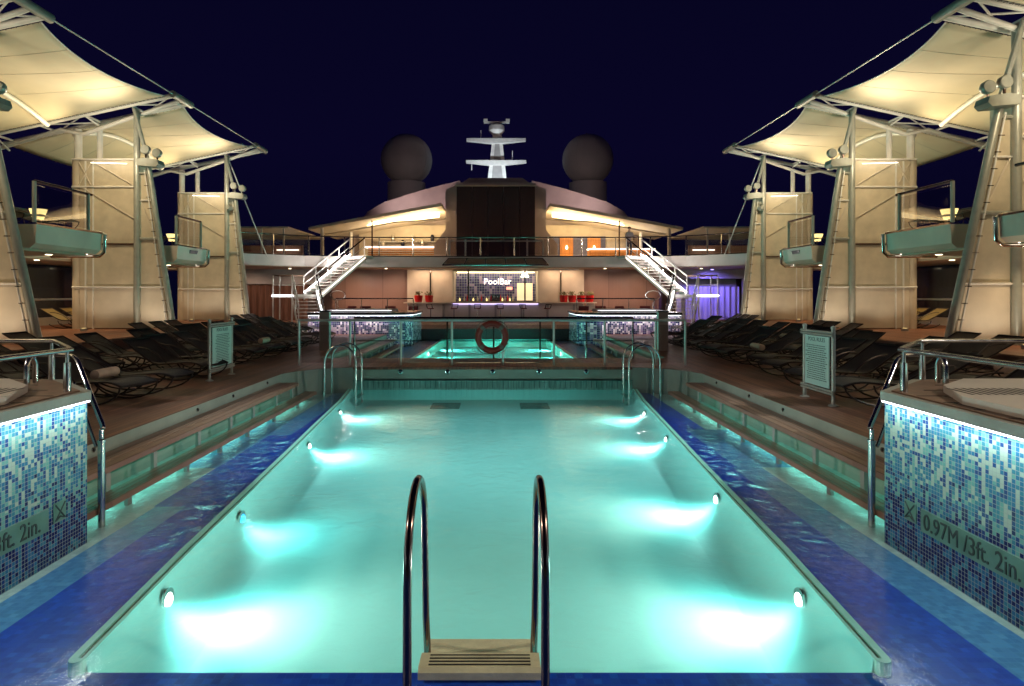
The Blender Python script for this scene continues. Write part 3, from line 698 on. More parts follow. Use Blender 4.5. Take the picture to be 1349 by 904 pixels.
def put_lounger(proto, x, y, z, rz, label, grp, sc=1):
    if not used[id(proto)]: used[id(proto)] = True; o = proto
    else: o = copy_tree(proto)
    o.location = (x, y, z); o.rotation_euler = (0, 0, rz); o.scale = (sc, sc, sc); tagit(o, label, 'sun lounger', grp); return o
protoA_kids = None
rl = random.Random(11)
for s in (-1, 1):
    S_ = SIDE[s]
    rows = [('front', 5.15, 6.3, 20.5, 1.28, protoA), ('second', 7.1, 6.6, 24.5, 1.02, protoA)]
    for rn, x, ya, yb, st, pr in rows:
        y = ya; k = 0
        while y < yb:
            if not (rn == 'front' and abs(y-(9.2 if s > 0 else 11.8)) < .0):
                a = (0 if s > 0 else PI)+rl.uniform(-.24, .24)+(.12*s)
                kk = '%s black mesh sun lounger' if pr is protoA else '%s brown mesh sun lounger'
                put_lounger(pr, s*(x+rl.uniform(-.12, .12)+(.25 if rn == 'front' and y > 12 else 0)), y, ZD, a, (kk+' from the near end, %s row, %s deck') % (ORD[k], rn, S_), 'loungers in the %s row, %s' % (rn, S_), 1.0)
                k += 1
            y += st*(rl.uniform(.78, .86) if k % 2 else rl.uniform(1.08, 1.3))
    k = 0
    for y in (9.6, 10.5, 12.8, 13.8, 18.4, 19.4, 20.3, 25.4, 26.3, 27.2):
        put_lounger(protoB, s*8.98, y, ZD, (0 if s > 0 else PI)+rl.uniform(-.1, .1), '%s brown sun lounger from the near end, back row, %s side' % (ORD[k], S_), 'brown loungers in the back row, '+S_)
        k += 1
    k = 0
    for y in (15.6, 16.6, 17.6, 22.8, 23.8):
        put_lounger(protoC, s*14.9, y, ZP, (0 if s > 0 else PI), '%s yellow-lit lounger from the near end under the %s balcony' % (ORD[k], S_), 'loungers under the balcony, '+S_); k += 1
    k = 0
    for y in (16.6, 17.9, 23.6):
        put_lounger(protoA, s*12.5, y, ZB+.02, (0 if s > 0 else PI)+.2*s, '%s lounger from the near end on the %s side balcony' % (ORD[k], S_), 'loungers on the balcony, '+S_); k += 1
# ============================================================ side structure: slab, balconies, outer wall
for s in (-1, 1):
    S_ = SIDE[s]
    struct('side_upper_deck', MB().box(s*15.7, s*19, -4, 31.4, ZB-.55, ZB), M['fascia'])
    struct('side_ceiling', MB().box(s*15.72, s*19, -4, 31.4, ZB-.62, ZB-.553), M['ceil'])
    for (y0, y1, nm) in ((3.0, 14.4, 'nearest'), (15.95, 18.6, 'middle'), (23.0, 25.3, 'far')):
        q = thing('balcony', '%s pale balcony with rounded steel pipe end on the %s side' % (nm, S_), 'balcony', (s*12.6, y1-1, ZB-.55), 0, 'side balconies')
        part(q, 'platform', MB().prismy([(s*12.0, ZB), (s*12.03, ZB-.50), (s*12.18, ZB-.62), (s*15.7, ZB-.62), (s*15.7, ZB)], y0, y1), M['fascia'], False)
        part(q, 'edge_strip', MB().box(s*11.98, s*12.02, y0, y1, ZB+.002, ZB+.05), M['darksteel'], False)
        for (ox, oz, rr) in ((0, 0, .05), (.22, -.14, .035)):
            pts = [(s*13.6, y1+.05+ox, ZB+.06+oz), (s*12.1, y1+.05, ZB+.06+oz), (s*(11.92+ox), y1+.02, ZB-.02+oz), (s*(11.95+ox), y1+.02, ZB-.56-oz), (s*(12.1+ox), y1+.05, ZB-.68-oz), (s*13.6, y1+.05, ZB-.68-oz)]
            part(q, 'end_pipe', MB().tube(pts, rr, 10), M['steel'])
        part(q, 'ceiling_lining', MB().box(s*12.4, s*15.7, y0+.02, y1-.12, ZB-.68, ZB-.623), M['ceil'], False)
        part(q, 'under_light', MB().box(s*12.4, s*13.2, y1-.1, y1-.06, ZB-.635, ZB-.622), M['ledw'], False)
        railing('dark topped glass railing along the %s %s balcony' % (nm, S_), [(s*12.06, y0), (s*12.06, y1-.4)], 1.08, 2.1, ZB+.05, top='darksteel', postm='tealpaint', grp='balcony railings', r=.04, pr=.05)
        ty = {'nearest': 12.5, 'middle': 17.2, 'far': 24.3}[nm]
        l = thing('table_lamp', 'glowing yellow table lamp on the %s %s balcony' % (nm, S_), 'lamp', (s*12.9, ty, ZB), 0, 'lamps on the balconies')
        part(l, 'base', MB().lathe([(.22, 0), (.22, .02), (.03, .04), (.03, .30)], (s*12.9, ty, ZB), 14), M['black'])
        part(l, 'shade', MB().lathe([(.13, .28), (.22, .56)], (s*12.9, ty, ZB), 14), M['shade'])
        lamp('POINT', (s*12.9, ty, ZB+.8), 3, (1, .8, .4), size=.15, parent=l)
    q = thing('screen', 'black square screen on the far %s balcony front' % S_, 'screen', (s*12.06, 24.3, ZB-.2))
    part(q, 'panel', MB().prismy([(s*12.0, ZB-.10), (s*12.10, ZB-.40), (s*12.08, ZB-.40), (s*11.96, ZB-.10)], 23.9, 24.5), M['black'], False)
    q.location = q.location
    # outer wall
    q = thing('ship_side_wall', 'dark glazed side wall behind the %s loungers and towers' % S_, 'wall', (s*18.5, 14, ZP))
    part(q, 'sill', MB().box(s*18.4, s*18.6, -4, 31, ZD, 1.15), M['cream'], False)
    for k in range(9):
        y = -3+k*3.8
        part(q, 'glass_pane', MB().box(s*18.5, s*18.52, y+.12, y+3.68, 1.16, 3.3), M['glassdark'], False)
        part(q, 'mullion', MB().box(s*18.35, s*18.6, y-.12, y+.12, 1.15, 3.33), M['cream'], False)
    part(q, 'handrail', MB().tube([(s*18.2, -4, 1.9), (s*18.2, 31, 1.9)], .04, 8), M['white'])
    for k, y in enumerate((11.5, 18.8, 25.5)):
        c = thing('deck_column', '%s pale round column from the near end under the %s upper deck' % (ORD[k], S_), 'column', (s*17.0, y, ZP), 0, 'columns under the upper deck')
        part(c, 'shaft', MB().lathe([(.12, 0), (.12, 2.5)], (s*17.0, y, ZP), 16), M['cream'])
        part(c, 'base', MB().lathe([(.2, 0), (.2, .05)], (s*17.0, y, ZP+.001), 16), M['steel'])
    k = 0
    for y in (10.5, 14.2, 17.6, 21.5, 24.0, 28.5):
        for x in (12.9, 16.2):
            if x < 14 and not (y < 14.4 or 16 < y < 18.6 or 23 < y < 25.3): continue
            d = thing('ceiling_downlight', '%s recessed downlight %s under the %s side deck' % (ORD[k//2], 'near the balcony edge' if x < 14 else 'near the outer wall', S_), 'downlight', (s*x, y, ZB-.62), 0, 'downlights under the side deck')
            zc = ZB-.622 if x > 14 else ZB-.684
            part(d, 'trim_ring', MB().lathe([(.12, 0), (.12, -.012), (.09, -.012)], (s*x, y, zc), 18), M['white'])
            part(d, 'lens', MB().lathe([(.085, 0), (.085, -.004)], (s*x, y, zc-.013), 16), M['bulb'])
            lamp('SPOT', (s*x, y, zc-.05), 42, (1., .72, .38), (s*x, y, 0), .08, spot=140, blend=.8, parent=d)
            k += 1
# ============================================================ towers with canopies
TW = {3: (29.7, 12.05), 2: (22.3, 11.78), 1: (15.25, 11.4)}
def tower(s, n):
    Yt, xb = TW[n]; S_ = SIDE[s]; nm = {3: 'farthest', 2: 'middle', 1: 'nearest'}[n]
    q = thing('light_tower', '%s cream screened canopy tower on the %s side' % (nm, S_), 'tower', (s*13.1, Yt, ZP), 0, 'canopy towers')
    X = lambda v: s*v
    part(q, 'post', MB().tube([(X(13.1), Yt-.05, ZP), (X(13.1), Yt-.05, 8.85)], .11, 12), M['tealpaint'])
    part(q, 'strut', MB().tube([(X(12.72), Yt-.05, 7.1), (X(13.06), Yt-.3, 8.85)], .07, 8), M['tealpaint'])
    xt, zt = 12.70, 6.75
    part(q, 'inclined_leg', MB().tube([(X(xb), Yt, ZP), (X(xt), Yt, zt)], .10, 10), M['tealpaint'])
    lx = lambda z: xb+(xt-xb)*(z-ZP)/(zt-ZP)
    # perforated inner rail beside leg
    rk = MB().tube([(X(lx(ZP)+.20), Yt-.06, ZP), (X(lx(zt)+.12), Yt-.06, zt-.1)], .025, 6)
    z = ZP+.2
    rk2 = MB()
    while z < zt-.3:
        part(q, 'rail_clip', MB().box(X(lx(z)+.08), X(lx(z)+.23), Yt-.085, Yt-.06, z, z+.02), M['darksteel'], False); z += .42
    part(q, 'cable_rail', rk, M['white'])
    levels = [ZP+.02, 2.37, 4.15, 5.55, 6.55]
    for i, (a, b) in enumerate(zip(levels, levels[1:])):
        part(q, 'screen_panel', MB().prismy([(X(lx(a)+.1), a+.02), (X(13.0), a+.02), (X(13.0), b-.02), (X(lx(b)+.1), b-.02)], Yt+.02, Yt+.06), M['mesh'] if i else M['cream'], False)
        part(q, 'crossbar', MB().tube([(X(lx(b)), Yt-.03, b), (X(13.1), Yt-.03, b)], .05 if i in (1, 3) else .03, 8), M['tealpaint'] if i in (1, 3) else M['white'])
    # main screen body
    lv = [ZP+.02, 2.37, 3.95, 6.05, 7.06]
    for i, (a, b) in enumerate(zip(lv, lv[1:])):
        part(q, 'main_panel', MB().box(X(13.2), X(15.25), Yt+.02, Yt+.9, a+.015, b-.015), M['cream'] if i == 0 else M['mesh'], False)
        part(q, 'seam_bar', MB().tube([(X(13.1), Yt-.02, b), (X(15.5), Yt-.02, b)], .035, 8), M['white'] if i != 1 else M['darksteel'])
    part(q, 'corner_column', MB().tube([(X(15.42), Yt+.25, ZP), (X(15.42), Yt+.25, 7.06)], .22, 16), M['cream'])
    for xx in (14.72, 15.0): part(q, 'side_stile', MB().box(X(xx), X(xx+.05), Yt-.012, Yt+.018, ZP, 7.0), M['white'], False)
    br = MB().tube([(X(13.25), Yt-.02, 6.1), (X(14.7), Yt-.02, 6.95)], .022, 6).tube([(X(13.25), Yt-.02, 4.9), (X(15.1), Yt-.02, 6.0)], .018, 6)
    br.tube([(X(14.8), Yt-.02, 6.1), (X(15.25), Yt-.02, 6.95)], .02, 6).tube([(X(15.25), Yt-.02, 6.1), (X(14.8), Yt-.02, 6.95)], .02, 6)
    br.tube([(X(lx(4.2)+.15), Yt-.03, 4.2), (X(12.95), Yt-.03, 5.5)], .02, 6)
    part(q, 'diagonal_brace', br, M['cream'])
    part(q, 'tube_light', MB().tube([(X(13.45), Yt-.1, 6.88), (X(14.75), Yt-.1, 6.92)], .012, 6), M['ledw'])
    part(q, 'head_column', MB().tube([(X(15.42), Yt+.2, 7.06), (X(15.42), Yt+.2, 8.2)], .13, 12), M['white'])
    part(q, 'head_column', MB().tube([(X(14.75), Yt+.4, 7.06), (X(14.75), Yt+.4, 8.3)], .10, 12), M['white'])
    # uplights at the base
    for (x, y, pw, tz) in ((12.45, -1.1, 26, 2.2), (14.2, -1.3, 20, 3.4)):
        u = thing('uplight', 'small floor uplight at the foot of the %s %s tower, %s' % (nm, S_, 'inner' if x < 13 else 'outer'), 'uplight', (X(x), Yt+y, ZP), 0, 'tower uplights')
        part(u, 'housing', MB().lathe([(.11, 0), (.11, .08), (.09, .1)], (X(x), Yt+y, ZP+.001), 16), M['grey'])
        part(u, 'lens', MB().lathe([(.07, 0), (.07, .004)], (X(x), Yt+y, ZP+.102), 16), M['shade'])
        lamp('SPOT', (X(x), Yt+y, ZP+.15), pw, (1., .84, .62), (X(x), Yt+.25, ZP+tz), .06, spot=125, blend=.7, parent=u)
    # flood lights
    f = thing('flood_lights', 'pair of round floodlights on the bracket of the %s %s tower' % (nm, S_), 'floodlight', (X(12.5), Yt-.1, 6.8), 0, 'floodlights on the towers')
    part(f, 'bracket', MB().prismy([(X(12.15), 6.82), (X(12.25), 6.72), (X(12.95), 6.78), (X(12.95), 7.0), (X(12.7), 7.05), (X(12.2), 6.98)], Yt-.35, Yt+.1), M['tealpaint'], False)
    for x, z in ((12.3, 7.25), (12.72, 7.38)):
        b = part(f, 'lamp_head', MB().lathe([(.09, .22), (.16, .12), (.17, 0), (.15, -.03)], (X(x), Yt-.2, z), 18, 'Y'), M['tealpaint'])
        part(b, 'yoke', MB().tube([(X(x), Yt-.15, 7.0), (X(x), Yt-.15, z-.15)], .03, 6), M['darksteel'])
    # spots added under the canopy to brighten fabric, truss and tower panels
    lamp('SPOT', (X(12.5), Yt-1.2, 6.9), 340, (1., .83, .58), (X(13.5), Yt-3.9, 9.0), .2, spot=115, blend=1, parent=f)
    lamp('SPOT', (X(14.9), Yt-.6, 7.2), 150, (1., .80, .47), (X(16.5), Yt-3, 8.2), .2, spot=140, blend=1, parent=f)
    lamp('SPOT', (X(13.0), Yt-2.0, 6.9), 110, (1., .86, .62), (X(13.9), Yt+.6, 9.0), .2, spot=120, blend=1, parent=f)
    lamp('SPOT', (X(12.4), Yt-2.6, 7.6), 210, (1., .80, .5), (X(14.3), Yt+.4, 4.2), .25, spot=95, blend=1, parent=f)
def beam_z(x): return 9.25-(x-11.5)*.215
XO = 18.4
def roof_truss(s, n, Yt):
    S_ = SIDE[s]; nm = {3: 'farthest', 2: 'middle', 1: 'nearest', 0: 'overhead'}[n]
    q = thing('canopy_truss', '%s white tubular canopy truss on the %s side' % (nm, S_), 'truss', (s*13, Yt, 8.9), 0, 'canopy trusses')
    ys = (Yt-.5, Yt+.5)
    for y in ys:
        part(q, 'top_chord', MB().tube([(s*11.5, y, beam_z(11.5)), (s*XO, y, beam_z(XO))], .085, 10), M['white'])
    part(q, 'bottom_chord', MB().tube([(s*11.5, Yt, beam_z(11.5)-.02), (s*15.1, Yt, 7.98), (s*15.9, Yt, 8.15), (s*XO, Yt, 7.4)], .075, 10), M['white'])
    part(q, 'tip_cap', MB().tube([(s*11.48, ys[0]-.15, beam_z(11.5)), (s*11.48, ys[1]+.15, beam_z(11.5))], .13, 10), M['tealpaint'])
    xs = [11.6, 13.1, 14.75, 16.4, 18.0]
    def bar(p0, p1, r): part(q, 'bracing', MB().tube([p0, p1], r, 6), M['white'])
    for i, (a, b) in enumerate(zip(xs, xs[1:])):
        if i in (0, 2):
            bar((s*a, ys[0], beam_z(a)), (s*b, ys[1], beam_z(b)), .028); bar((s*a, ys[1], beam_z(a)), (s*b, ys[0], beam_z(b)), .028)
        bar((s*b, ys[0], beam_z(b)), (s*b, ys[1], beam_z(b)), .045)
        if i % 2: bar((s*b, ys[0], beam_z(b)), (s*(b-.2), Yt, beam_z(b)-.12*(i+1)), .035)
def canopy(s, n, Ya, Yb):
    """fabric between the truss at Ya (near) and at Yb (far)"""
    S_ = SIDE[s]; nm = {3: 'farthest', 2: 'middle', 1: 'nearest'}[n]
    q = thing('fabric_canopy', '%s lit cream fabric canopy over the %s side deck' % (nm, S_), 'canopy', (s*14, (Ya+Yb)/2, 8.8), 0, 'fabric canopies')
    xi, xs = 11.75, 15.9
    def fn(u, v):      # u outward 0..1, v near..far
        k = 4*v*(1-v)
        x = xi+(XO-xi)*u; x += (1-u)**2*.42*k
        y = Ya+(Yb-Ya)*v
        z = beam_z(x)
        us = (xs-xi)/(XO-xi)
        ridge = max(0, 1-abs(u-us)/us) if u < us else max(0, 1-(u-us)/(1-us))
        z += k*(.62*ridge**1.3-.07*(1-ridge)) - .03
        return (s*x, y, z)
    fb = MB().grid(fn, 22, 18)
    o = part(q, 'fabric', fb, M['fabric'])
    so = o.modifiers.new('thickness', 'SOLIDIFY'); so.thickness = .012
    us = (xs-xi)/(XO-xi)
    part(q, 'arched_spine', MB().tube([(lambda p: (p[0], p[1], p[2]-.15))(fn(us, v/16)) for v in range(17)], .085, 10), M['white'])
    part(q, 'edge_rope', MB().tube([fn(0, v/16) for v in range(17)], .02, 6), M['white'])
    for vs_ in (.25, .5, .75): part(q, 'seam', MB().tube([(lambda p: (p[0], p[1], p[2]-.004))(fn(i/20, vs_)) for i in range(21)], .006, 4), M['cream'])
    for v0, yt in ((0, Ya-.16), (1, Yb+.16)):
        lc = []
        for i in range(96):
            p = Vector(fn(i/95, v0)); lc.append(tuple(p) if i % 2 else (p.x, yt, p.z+.02))
        part(q, 'lacing', MB().tube(lc, .011, 4), M['rope'], False)
    part(q, 'edge_cable', MB().tube([(s*11.48, Ya-.3, beam_z(11.5)), (s*11.48, Yb+.3, beam_z(11.5))], .022, 6), M['white'])
TY = {3: 29.7, 2: 22.3, 1: 15.1, 0: 8.2}
for s in (-1, 1):
    for n in (3, 2, 1): tower(s, n)
    for n in (3, 2, 1, 0): roof_truss(s, n, TY[n])
    for n, (a, b) in {3: (2, 3), 2: (1, 2), 1: (0, 1)}.items(): canopy(s, n, TY[a]+.68, TY[b]-.68)
    q = thing('stay_cable', 'thin stay cable from the farthest %s tower down to the upper deck' % SIDE[s], 'cable', (s*12.6, 32, 6))
    part(q, 'cable', MB().tube([(s*13.0, 29.7, 8.6), (s*12.6, 33.5, 4.2)], .03, 6), M['white'])
for s in (-1, 1):
    for k, (y, nm) in enumerate(((8.2, 'over the near deck'), (.4, 'behind the viewer'))):
        f = thing('flood_light', 'added round fill floodlight on the canopy truss %s, %s side' % (nm, SIDE[s]), 'floodlight', (s*12.3, y, 8.6), 0, 'added floodlights on the trusses')  # added out of view to brighten pool, deck and steps
        part(f, 'lamp_head', MB().lathe([(.08, .22), (.17, .02), (.15, 0)], (s*12.3, y, 8.6), 18), M['tealpaint'])
        part(f, 'yoke', MB().tube([(s*12.3, y, 8.8), (s*12.3, y, 9.05)], .03, 6), M['darksteel'])
        lamp('SPOT', (s*12.3, y, 8.5), 2600 if k == 0 else 600, (.72, .95, 1.), (s*.4, 9.5 if k == 0 else 6, 0), .3, spot=30, blend=1, parent=f)
        lamp('SPOT', (s*12.3, y, 8.5), 300 if k == 0 else 1500, (1., .72, .5), (s*.5, y+4.5 if k == 0 else 3.6, 0), .25, spot=100 if k == 0 else 52, blend=1, parent=f)
# ============================================================ forward superstructure
FR = [(0, 36.0), (5, 36.0), (7.6, 35.9), (8.6, 35.7), (11.0, 35.0), (13.2, 33.4), (15.5, 31.4), (19, 31.4)]
front = [(-x, y) for x, y in FR[::-1]][:-1]+FR
struct('upper_deck', MB().prism(front+[(19, 62), (-19, 62)], ZU-.62, ZU), M['white2'])
struct('upper_deck_soffit', MB().prism([(x*.998, y+.12) for x, y in front]+[(18.9, 48), (-18.9, 48)], ZU-.66, ZU-.622), M['ceil'])
struct('upper_deck_edge', MB().prism([(x, y-.03) for x, y in front]+[(x, y+.05) for x, y in front[::-1]], ZU-.02, ZU+.04), M['darksteel'])
railing('long glass railing along the edge of the forward upper deck', [p for p in front if abs(p[0]) < 16], 1.08, 2.0, ZU+.04, top='darksteel', postm='steel', r=.035, pr=.04)
# main lower wall
q = thing('deckhouse_wall', 'wood panelled wall under the upper deck on both sides of the bar', 'wall', (0, 39, ZD))
for s in (-1, 1):
    part(q, 'wood_panel', MB().box(s*5.6, s*10.4, 38.7, 38.9, ZD, ZU-.66), M['wallw'], False)
    part(q, 'pale_panel', MB().prismy([(s*4.15, ZD), (s*5.6, ZD), (s*(5.6), ZU-.67), (s*4.15, ZU-.67)], 38.5, 38.7), M['cream'], False)
    part(q, 'pale_panel', MB().box(s*2.72, s*4.1, 38.5, 38.7, ZD, ZU-.67), M['cream'], False)
    part(q, 'mullion', MB().box(s*4.09, s*4.16, 38.4, 38.5, ZD, ZU-.67), M['darksteel'], False)
    part(q, 'side_panel', MB().box(s*10.4, s*18.5, 40.5, 40.7, ZD, ZU-.66), M['wallw'], False)
# bar
q = thing('pool_bar', 'lit poolside bar with blue tiled back wall and long counter', 'bar', (0, 39, ZD))
part(q, 'back_wall', MB().box(-2.7, 2.7, 41.0, 41.15, ZD, ZU-.68), M['mosaic_bar'], False)
for s in (-1, 1): part(q, 'side_wall', MB().box(s*2.7, s*2.75, 38.7, 41.1, ZD, ZU-.67), M['cream'], False)
part(q, 'ceiling', MB().box(-2.7, 2.7, 38.9, 41.0, ZU-.74, ZU-.69), M['cream'], False)
part(q, 'ceiling_light', MB().box(-2.6, 2.6, 40.7, 40.9, ZU-.80, ZU-.745), M['lit'], False)
lamp('AREA', (0, 40.2, ZU-.84), 20, (1., .76, .52), (0, 40.4, 0), 5, 1.0, parent=q)
part(q, 'counter_front', MB().box(-5.4, 5.4, 37.25, 37.6, ZD, 1.56), M['white2'], False)
part(q, 'counter_top', MB().box(-5.6, 5.6, 36.95, 37.85, 1.56, 1.62), M['cream'], False)
part(q, 'counter_light', MB().box(-2.6, 2.6, 37.18, 37.22, 1.50, 1.54), emis('violet_strip', (.6, .5, 1.), 1.5), False)
for i in range(7): part(q, 'counter_pilaster', MB().box(-4.8+1.6*i-.06, -4.8+1.6*i+.06, 37.20, 37.25, ZD, 1.5), M['grey'], False)
for x in (-1.72, 1.85): part(q, 'front_post', MB().box(x-.05, x+.05, 38.3, 38.4, 1.62, ZU-.67), M['steel'], False)
part(q, 'menu_board', MB().box(1.42, 2.45, 40.3, 40.36, 1.70, 2.85), emis('backlit_menu', (1., .78, .45), .42), False)
tm = text_mesh('PoolBar', .58, .01, 1.0, 'CENTER')
lettering(q, tm, M['letters'], Matrix.Translation((.12, 40.9, 2.78)) @ Matrix(((1, 0, 0, 0), (0, 0, -1, 0), (0, 1, 0, 0), (0, 0, 0, 1))))
tm = text_mesh('bar', .26, .02, .95, 'CENTER')
part(q, 'small_sign', MB().box(.72, 1.12, 40.84, 40.9, 2.42, 2.6), emis('small_red_sign', (1., .3, .2), 1.0), False)
bpy.data.meshes.remove(tm)
l = thing('pendant_lamp', 'glowing white pendant lamp hanging over the bar', 'lamp', (1.9, 39.6, 3.3))
part(l, 'shade', MB().lathe([(.12, .3), (.26, .0), (.24, -.04)], (1.9, 39.6, 3.25), 18), emis('pendant_glow', (1., .9, .65), 4))
part(l, 'cord', MB().tube([(1.9, 39.6, 3.5), (1.9, 39.6, 3.62)], .015, 6), M['black'])
for k, x in enumerate((-2.4, -2.1, -1.9, -1.5, -1.2, -.95, -.6, -.45, -.3, -.1, .1, .32, .45, .62, .8, .95, 1.15)):
    h = .22+.1*((k*7) % 3)
    b = thing('bottle', '%s bottle from the left on the back shelf of the bar' % ORD[k], 'bottle', (x, 40.6, 1.62), 0, 'bottles behind the bar')
    part(b, 'glass', MB().lathe([(.045, 0), (.05, .02), (.05, h*.6), (.018, h*.75), (.018, h)], (x, 40.6, 1.66), 10), [M['shade'], M['acryl'], M['red']][k % 3])
struct_shelf = part(q, 'back_shelf', MB().box(-2.6, 2.6, 40.4, 40.95, 1.58, 1.66), M['steel'], False)
c = thing('coffee_machine', 'bright steel coffee machine in the middle of the bar shelf', 'coffee machine', (0, 40.2, 1.66))
part(c, 'body', MB().box(-.28, .28, 40.3, 40.39, 1.66, 2.05).box(-.3, .3, 40.15, 40.39, 2.0, 2.1), M['steel'], False)
part(c, 'drip_tray', MB().box(-.28, .28, 40.12, 40.3, 1.662, 1.72), M['black'], False)
part(c, 'group_head', MB().tube([(-.12, 40.22, 2.0), (-.12, 40.22, 1.9)], .035, 8).tube([(.12, 40.22, 2.0), (.12, 40.22, 1.9)], .035, 8), M['steel'])
# glass awning
q = thing('glass_awning', 'framed glass awning over the bar front', 'awning', (0, 35.4, 3.9))
part(q, 'frame', MB().tube([(-3.05, 34.9, 3.78), (3.05, 34.9, 3.78)], .05, 6).tube([(-2.8, 35.95, 4.22), (2.8, 35.95, 4.22)], .04, 6), M['steel'])
for i in range(6): part(q, 'rafter', MB().tube([(-3.05+1.22*i, 34.9, 3.78), (-2.8+1.12*i, 35.95, 4.22)], .03, 6), M['darksteel'])
for i in range(5): part(q, 'glass_panel', MB().add([(-3.05+1.22*i+.05, 34.9, 3.79), (-3.05+1.22*(i+1)-.05, 34.9, 3.79), (-2.8+1.12*(i+1)-.05, 35.95, 4.23), (-2.8+1.12*i+.05, 35.95, 4.23)], [(0, 1, 2, 3)]), mat('awning_glass', (.42, .36, .26), .4, trans=.4), False)
# bar stools
st0 = None
for k, x in enumerate((-3.9, -2.5, -1.1, .3, 1.7, 3.1)):
    if st0 is None:
        st0 = thing('bar_stool', 'x', 'stool')
        part(st0, 'seat', MB().lathe([(.19, .74), (.2, .77), (.18, .80)], (0, 0, 0), 16), M['redseat'], True, False)
        part(st0, 'backrest', MB().tube([(-.18, .1, .80), (-.19, .2, 1.02), (.19, .2, 1.02), (.18, .1, .80)], .03, 8), M['frame'], True, False)
        part(st0, 'leg', MB().tube([(0, 0, .02), (0, 0, .75)], .03, 8), M['steel'], True, False)
        part(st0, 'foot', MB().lathe([(.22, 0), (.2, .02), (.04, .04)], (0, 0, 0), 16), M['steel'], True, False)
        o = st0
    else: o = copy_tree(st0)
    o.location = (x, 36.55, ZD); o.rotation_euler = (0, 0, PI+.3*((k*3) % 4-1.5)); tagit(o, '%s bar stool from the left in front of the bar counter' % ORD[k], 'stool', 'bar stools')
# rolled towels left on some loungers
for k, (s, x, y, w_) in enumerate(((-1, 5.9, 9.3, 'near left'), (-1, 8.3, 11.6, 'middle left'), (1, 6.1, 14.0, 'far right'), (1, 8.3, 9.7, 'near right'), (-1, 6.0, 15.9, 'far left'), (1, 8.4, 17.5, 'farthest right'))):
    t_ = solo('rolled_towel', MB().lathe([(.02, -.26), (.07, -.25), (.075, 0), (.07, .25), (.02, .26)], (0, 0, 0), 14, 'Y'), M['pillow'], 'pale rolled towel lying on a dark lounger, %s rows' % w_, 'towel', 'rolled towels', True, (0, 0, 0))
    t_.location = (s*x, y, ZD+.42)
# flower pots on the counter
for k, (x, lab) in enumerate(((-4.75, 'outer of the two red flower pots left of the bar'), (-4.1, 'inner of the two red flower pots left of the bar'), (4.2, 'first of four red flower pots right of the bar'), (4.72, 'second of four red flower pots right of the bar'), (5.26, 'third of four red flower pots right of the bar'), (5.8, 'fourth of four red flower pots right of the bar'))):
    x = x if x < 5.5 else 5.5+.3; zc = 1.62 if abs(x) < 5.55 else 1.62
    p_ = thing('flower_pot', lab, 'flower pot', (x, 37.4, zc), 0, 'red pots on the bar counter')
    part(p_, 'pot', MB().lathe([(.20, 0), (.23, .10), (.26, .42), (.24, .42)], (x, 37.4, zc+.001), 18), M['red'])
    lf = MB(); rr = random.Random(k)
    for j in range(70):
        a = rr.uniform(0, 2*PI); r0 = rr.uniform(0, .24); c0 = Vector((x+r0*math.cos(a), 37.4+r0*math.sin(a), zc+.40+rr.uniform(0, .22)))
        d = Vector((rr.uniform(-1, 1), rr.uniform(-1, 1), rr.uniform(.0, 1))).normalized()*.10; e2 = d.orthogonal().normalized()*.035
        lf.add([c0, c0+d*.5+e2, c0+d, c0+d*.5-e2], [(0, 1, 2, 3)])
    part(p_, 'foliage', lf, M['leaf'], False)
    lamp
q = bpy.data.objects['pool_bar']
part(q, 'counter_end', MB().box(5.6, 6.2, 37.1, 37.8, 1.56, 1.62).box(5.6, 6.1, 37.25, 37.6, ZD, 1.56), M['cream'], False)
# far hot tub blocks
for s in (-1, 1):
    q = thing('far_hot_tub', 'far mosaic hot tub block with white light strips on the %s' % SIDE[s], 'hot tub', (s*5.5, 26, ZD))
    pts = [(s*3.45, 25.6), (s*3.7, 24.95), (s*4.3, 24.7), (s*7.6, 24.7), (s*7.6, 28.4), (s*3.45, 28.4)]
    part(q, 'mosaic_wall', MB().prism(pts, -.05, 1.22), M['mosaic_far'], False)
    part(q, 'coping', MB().prism([(x+(-s*.08 if abs(x) < 4 else 0), y-.1) for x, y in pts], 1.26, 1.36), M['darksteel'], False)
    part(q, 'light_strip', MB().prism([(x-s*.02, y-.05) for x, y in pts], 1.232, 1.25), emis('far_tub_strip', (.93, .93, 1.), 1.1) if s == -1 else bpy.data.materials['far_tub_strip'], False)
    part(q, 'tub_rim', MB().box(s*4.4, s*6.9, 25.4, 27.6, 1.36, 1.46), M['grey'], False)
    part(q, 'rim_light', MB().box(s*4.3, s*7.0, 25.36, 25.39, 1.42, 1.44), bpy.data.materials['far_tub_strip'], False)
    lamp('AREA', (s*5.9, 24.3, 1.15), 13, (1., .88, .92), (s*5.9, 24.6, 0), 3.6, .06, parent=q)
    railing('low steel rail behind the far %s hot tub' % SIDE[s], [(s*3.8, 28.2), (s*7.4, 28.2)], .55, 1.2, 1.36, glass=False, grp='rails behind the far hot tubs')
    # grey slab beside
    b = thing('shower_pillar', 'square grey pillar standing by the far pool bench on the %s' % SIDE[s], 'pillar', (s*4.85, 17.5, ZD), 0, 'grey pillars by the far pool')
    part(b, 'body', MB().box(s*4.72, s*5.0, 17.4, 17.6, ZD, 1.60), M['grey'], False)
    part(b, 'cap', MB().box(s*4.70, s*5.02, 17.38, 17.62, 1.601, 1.64), M['steel'], False)
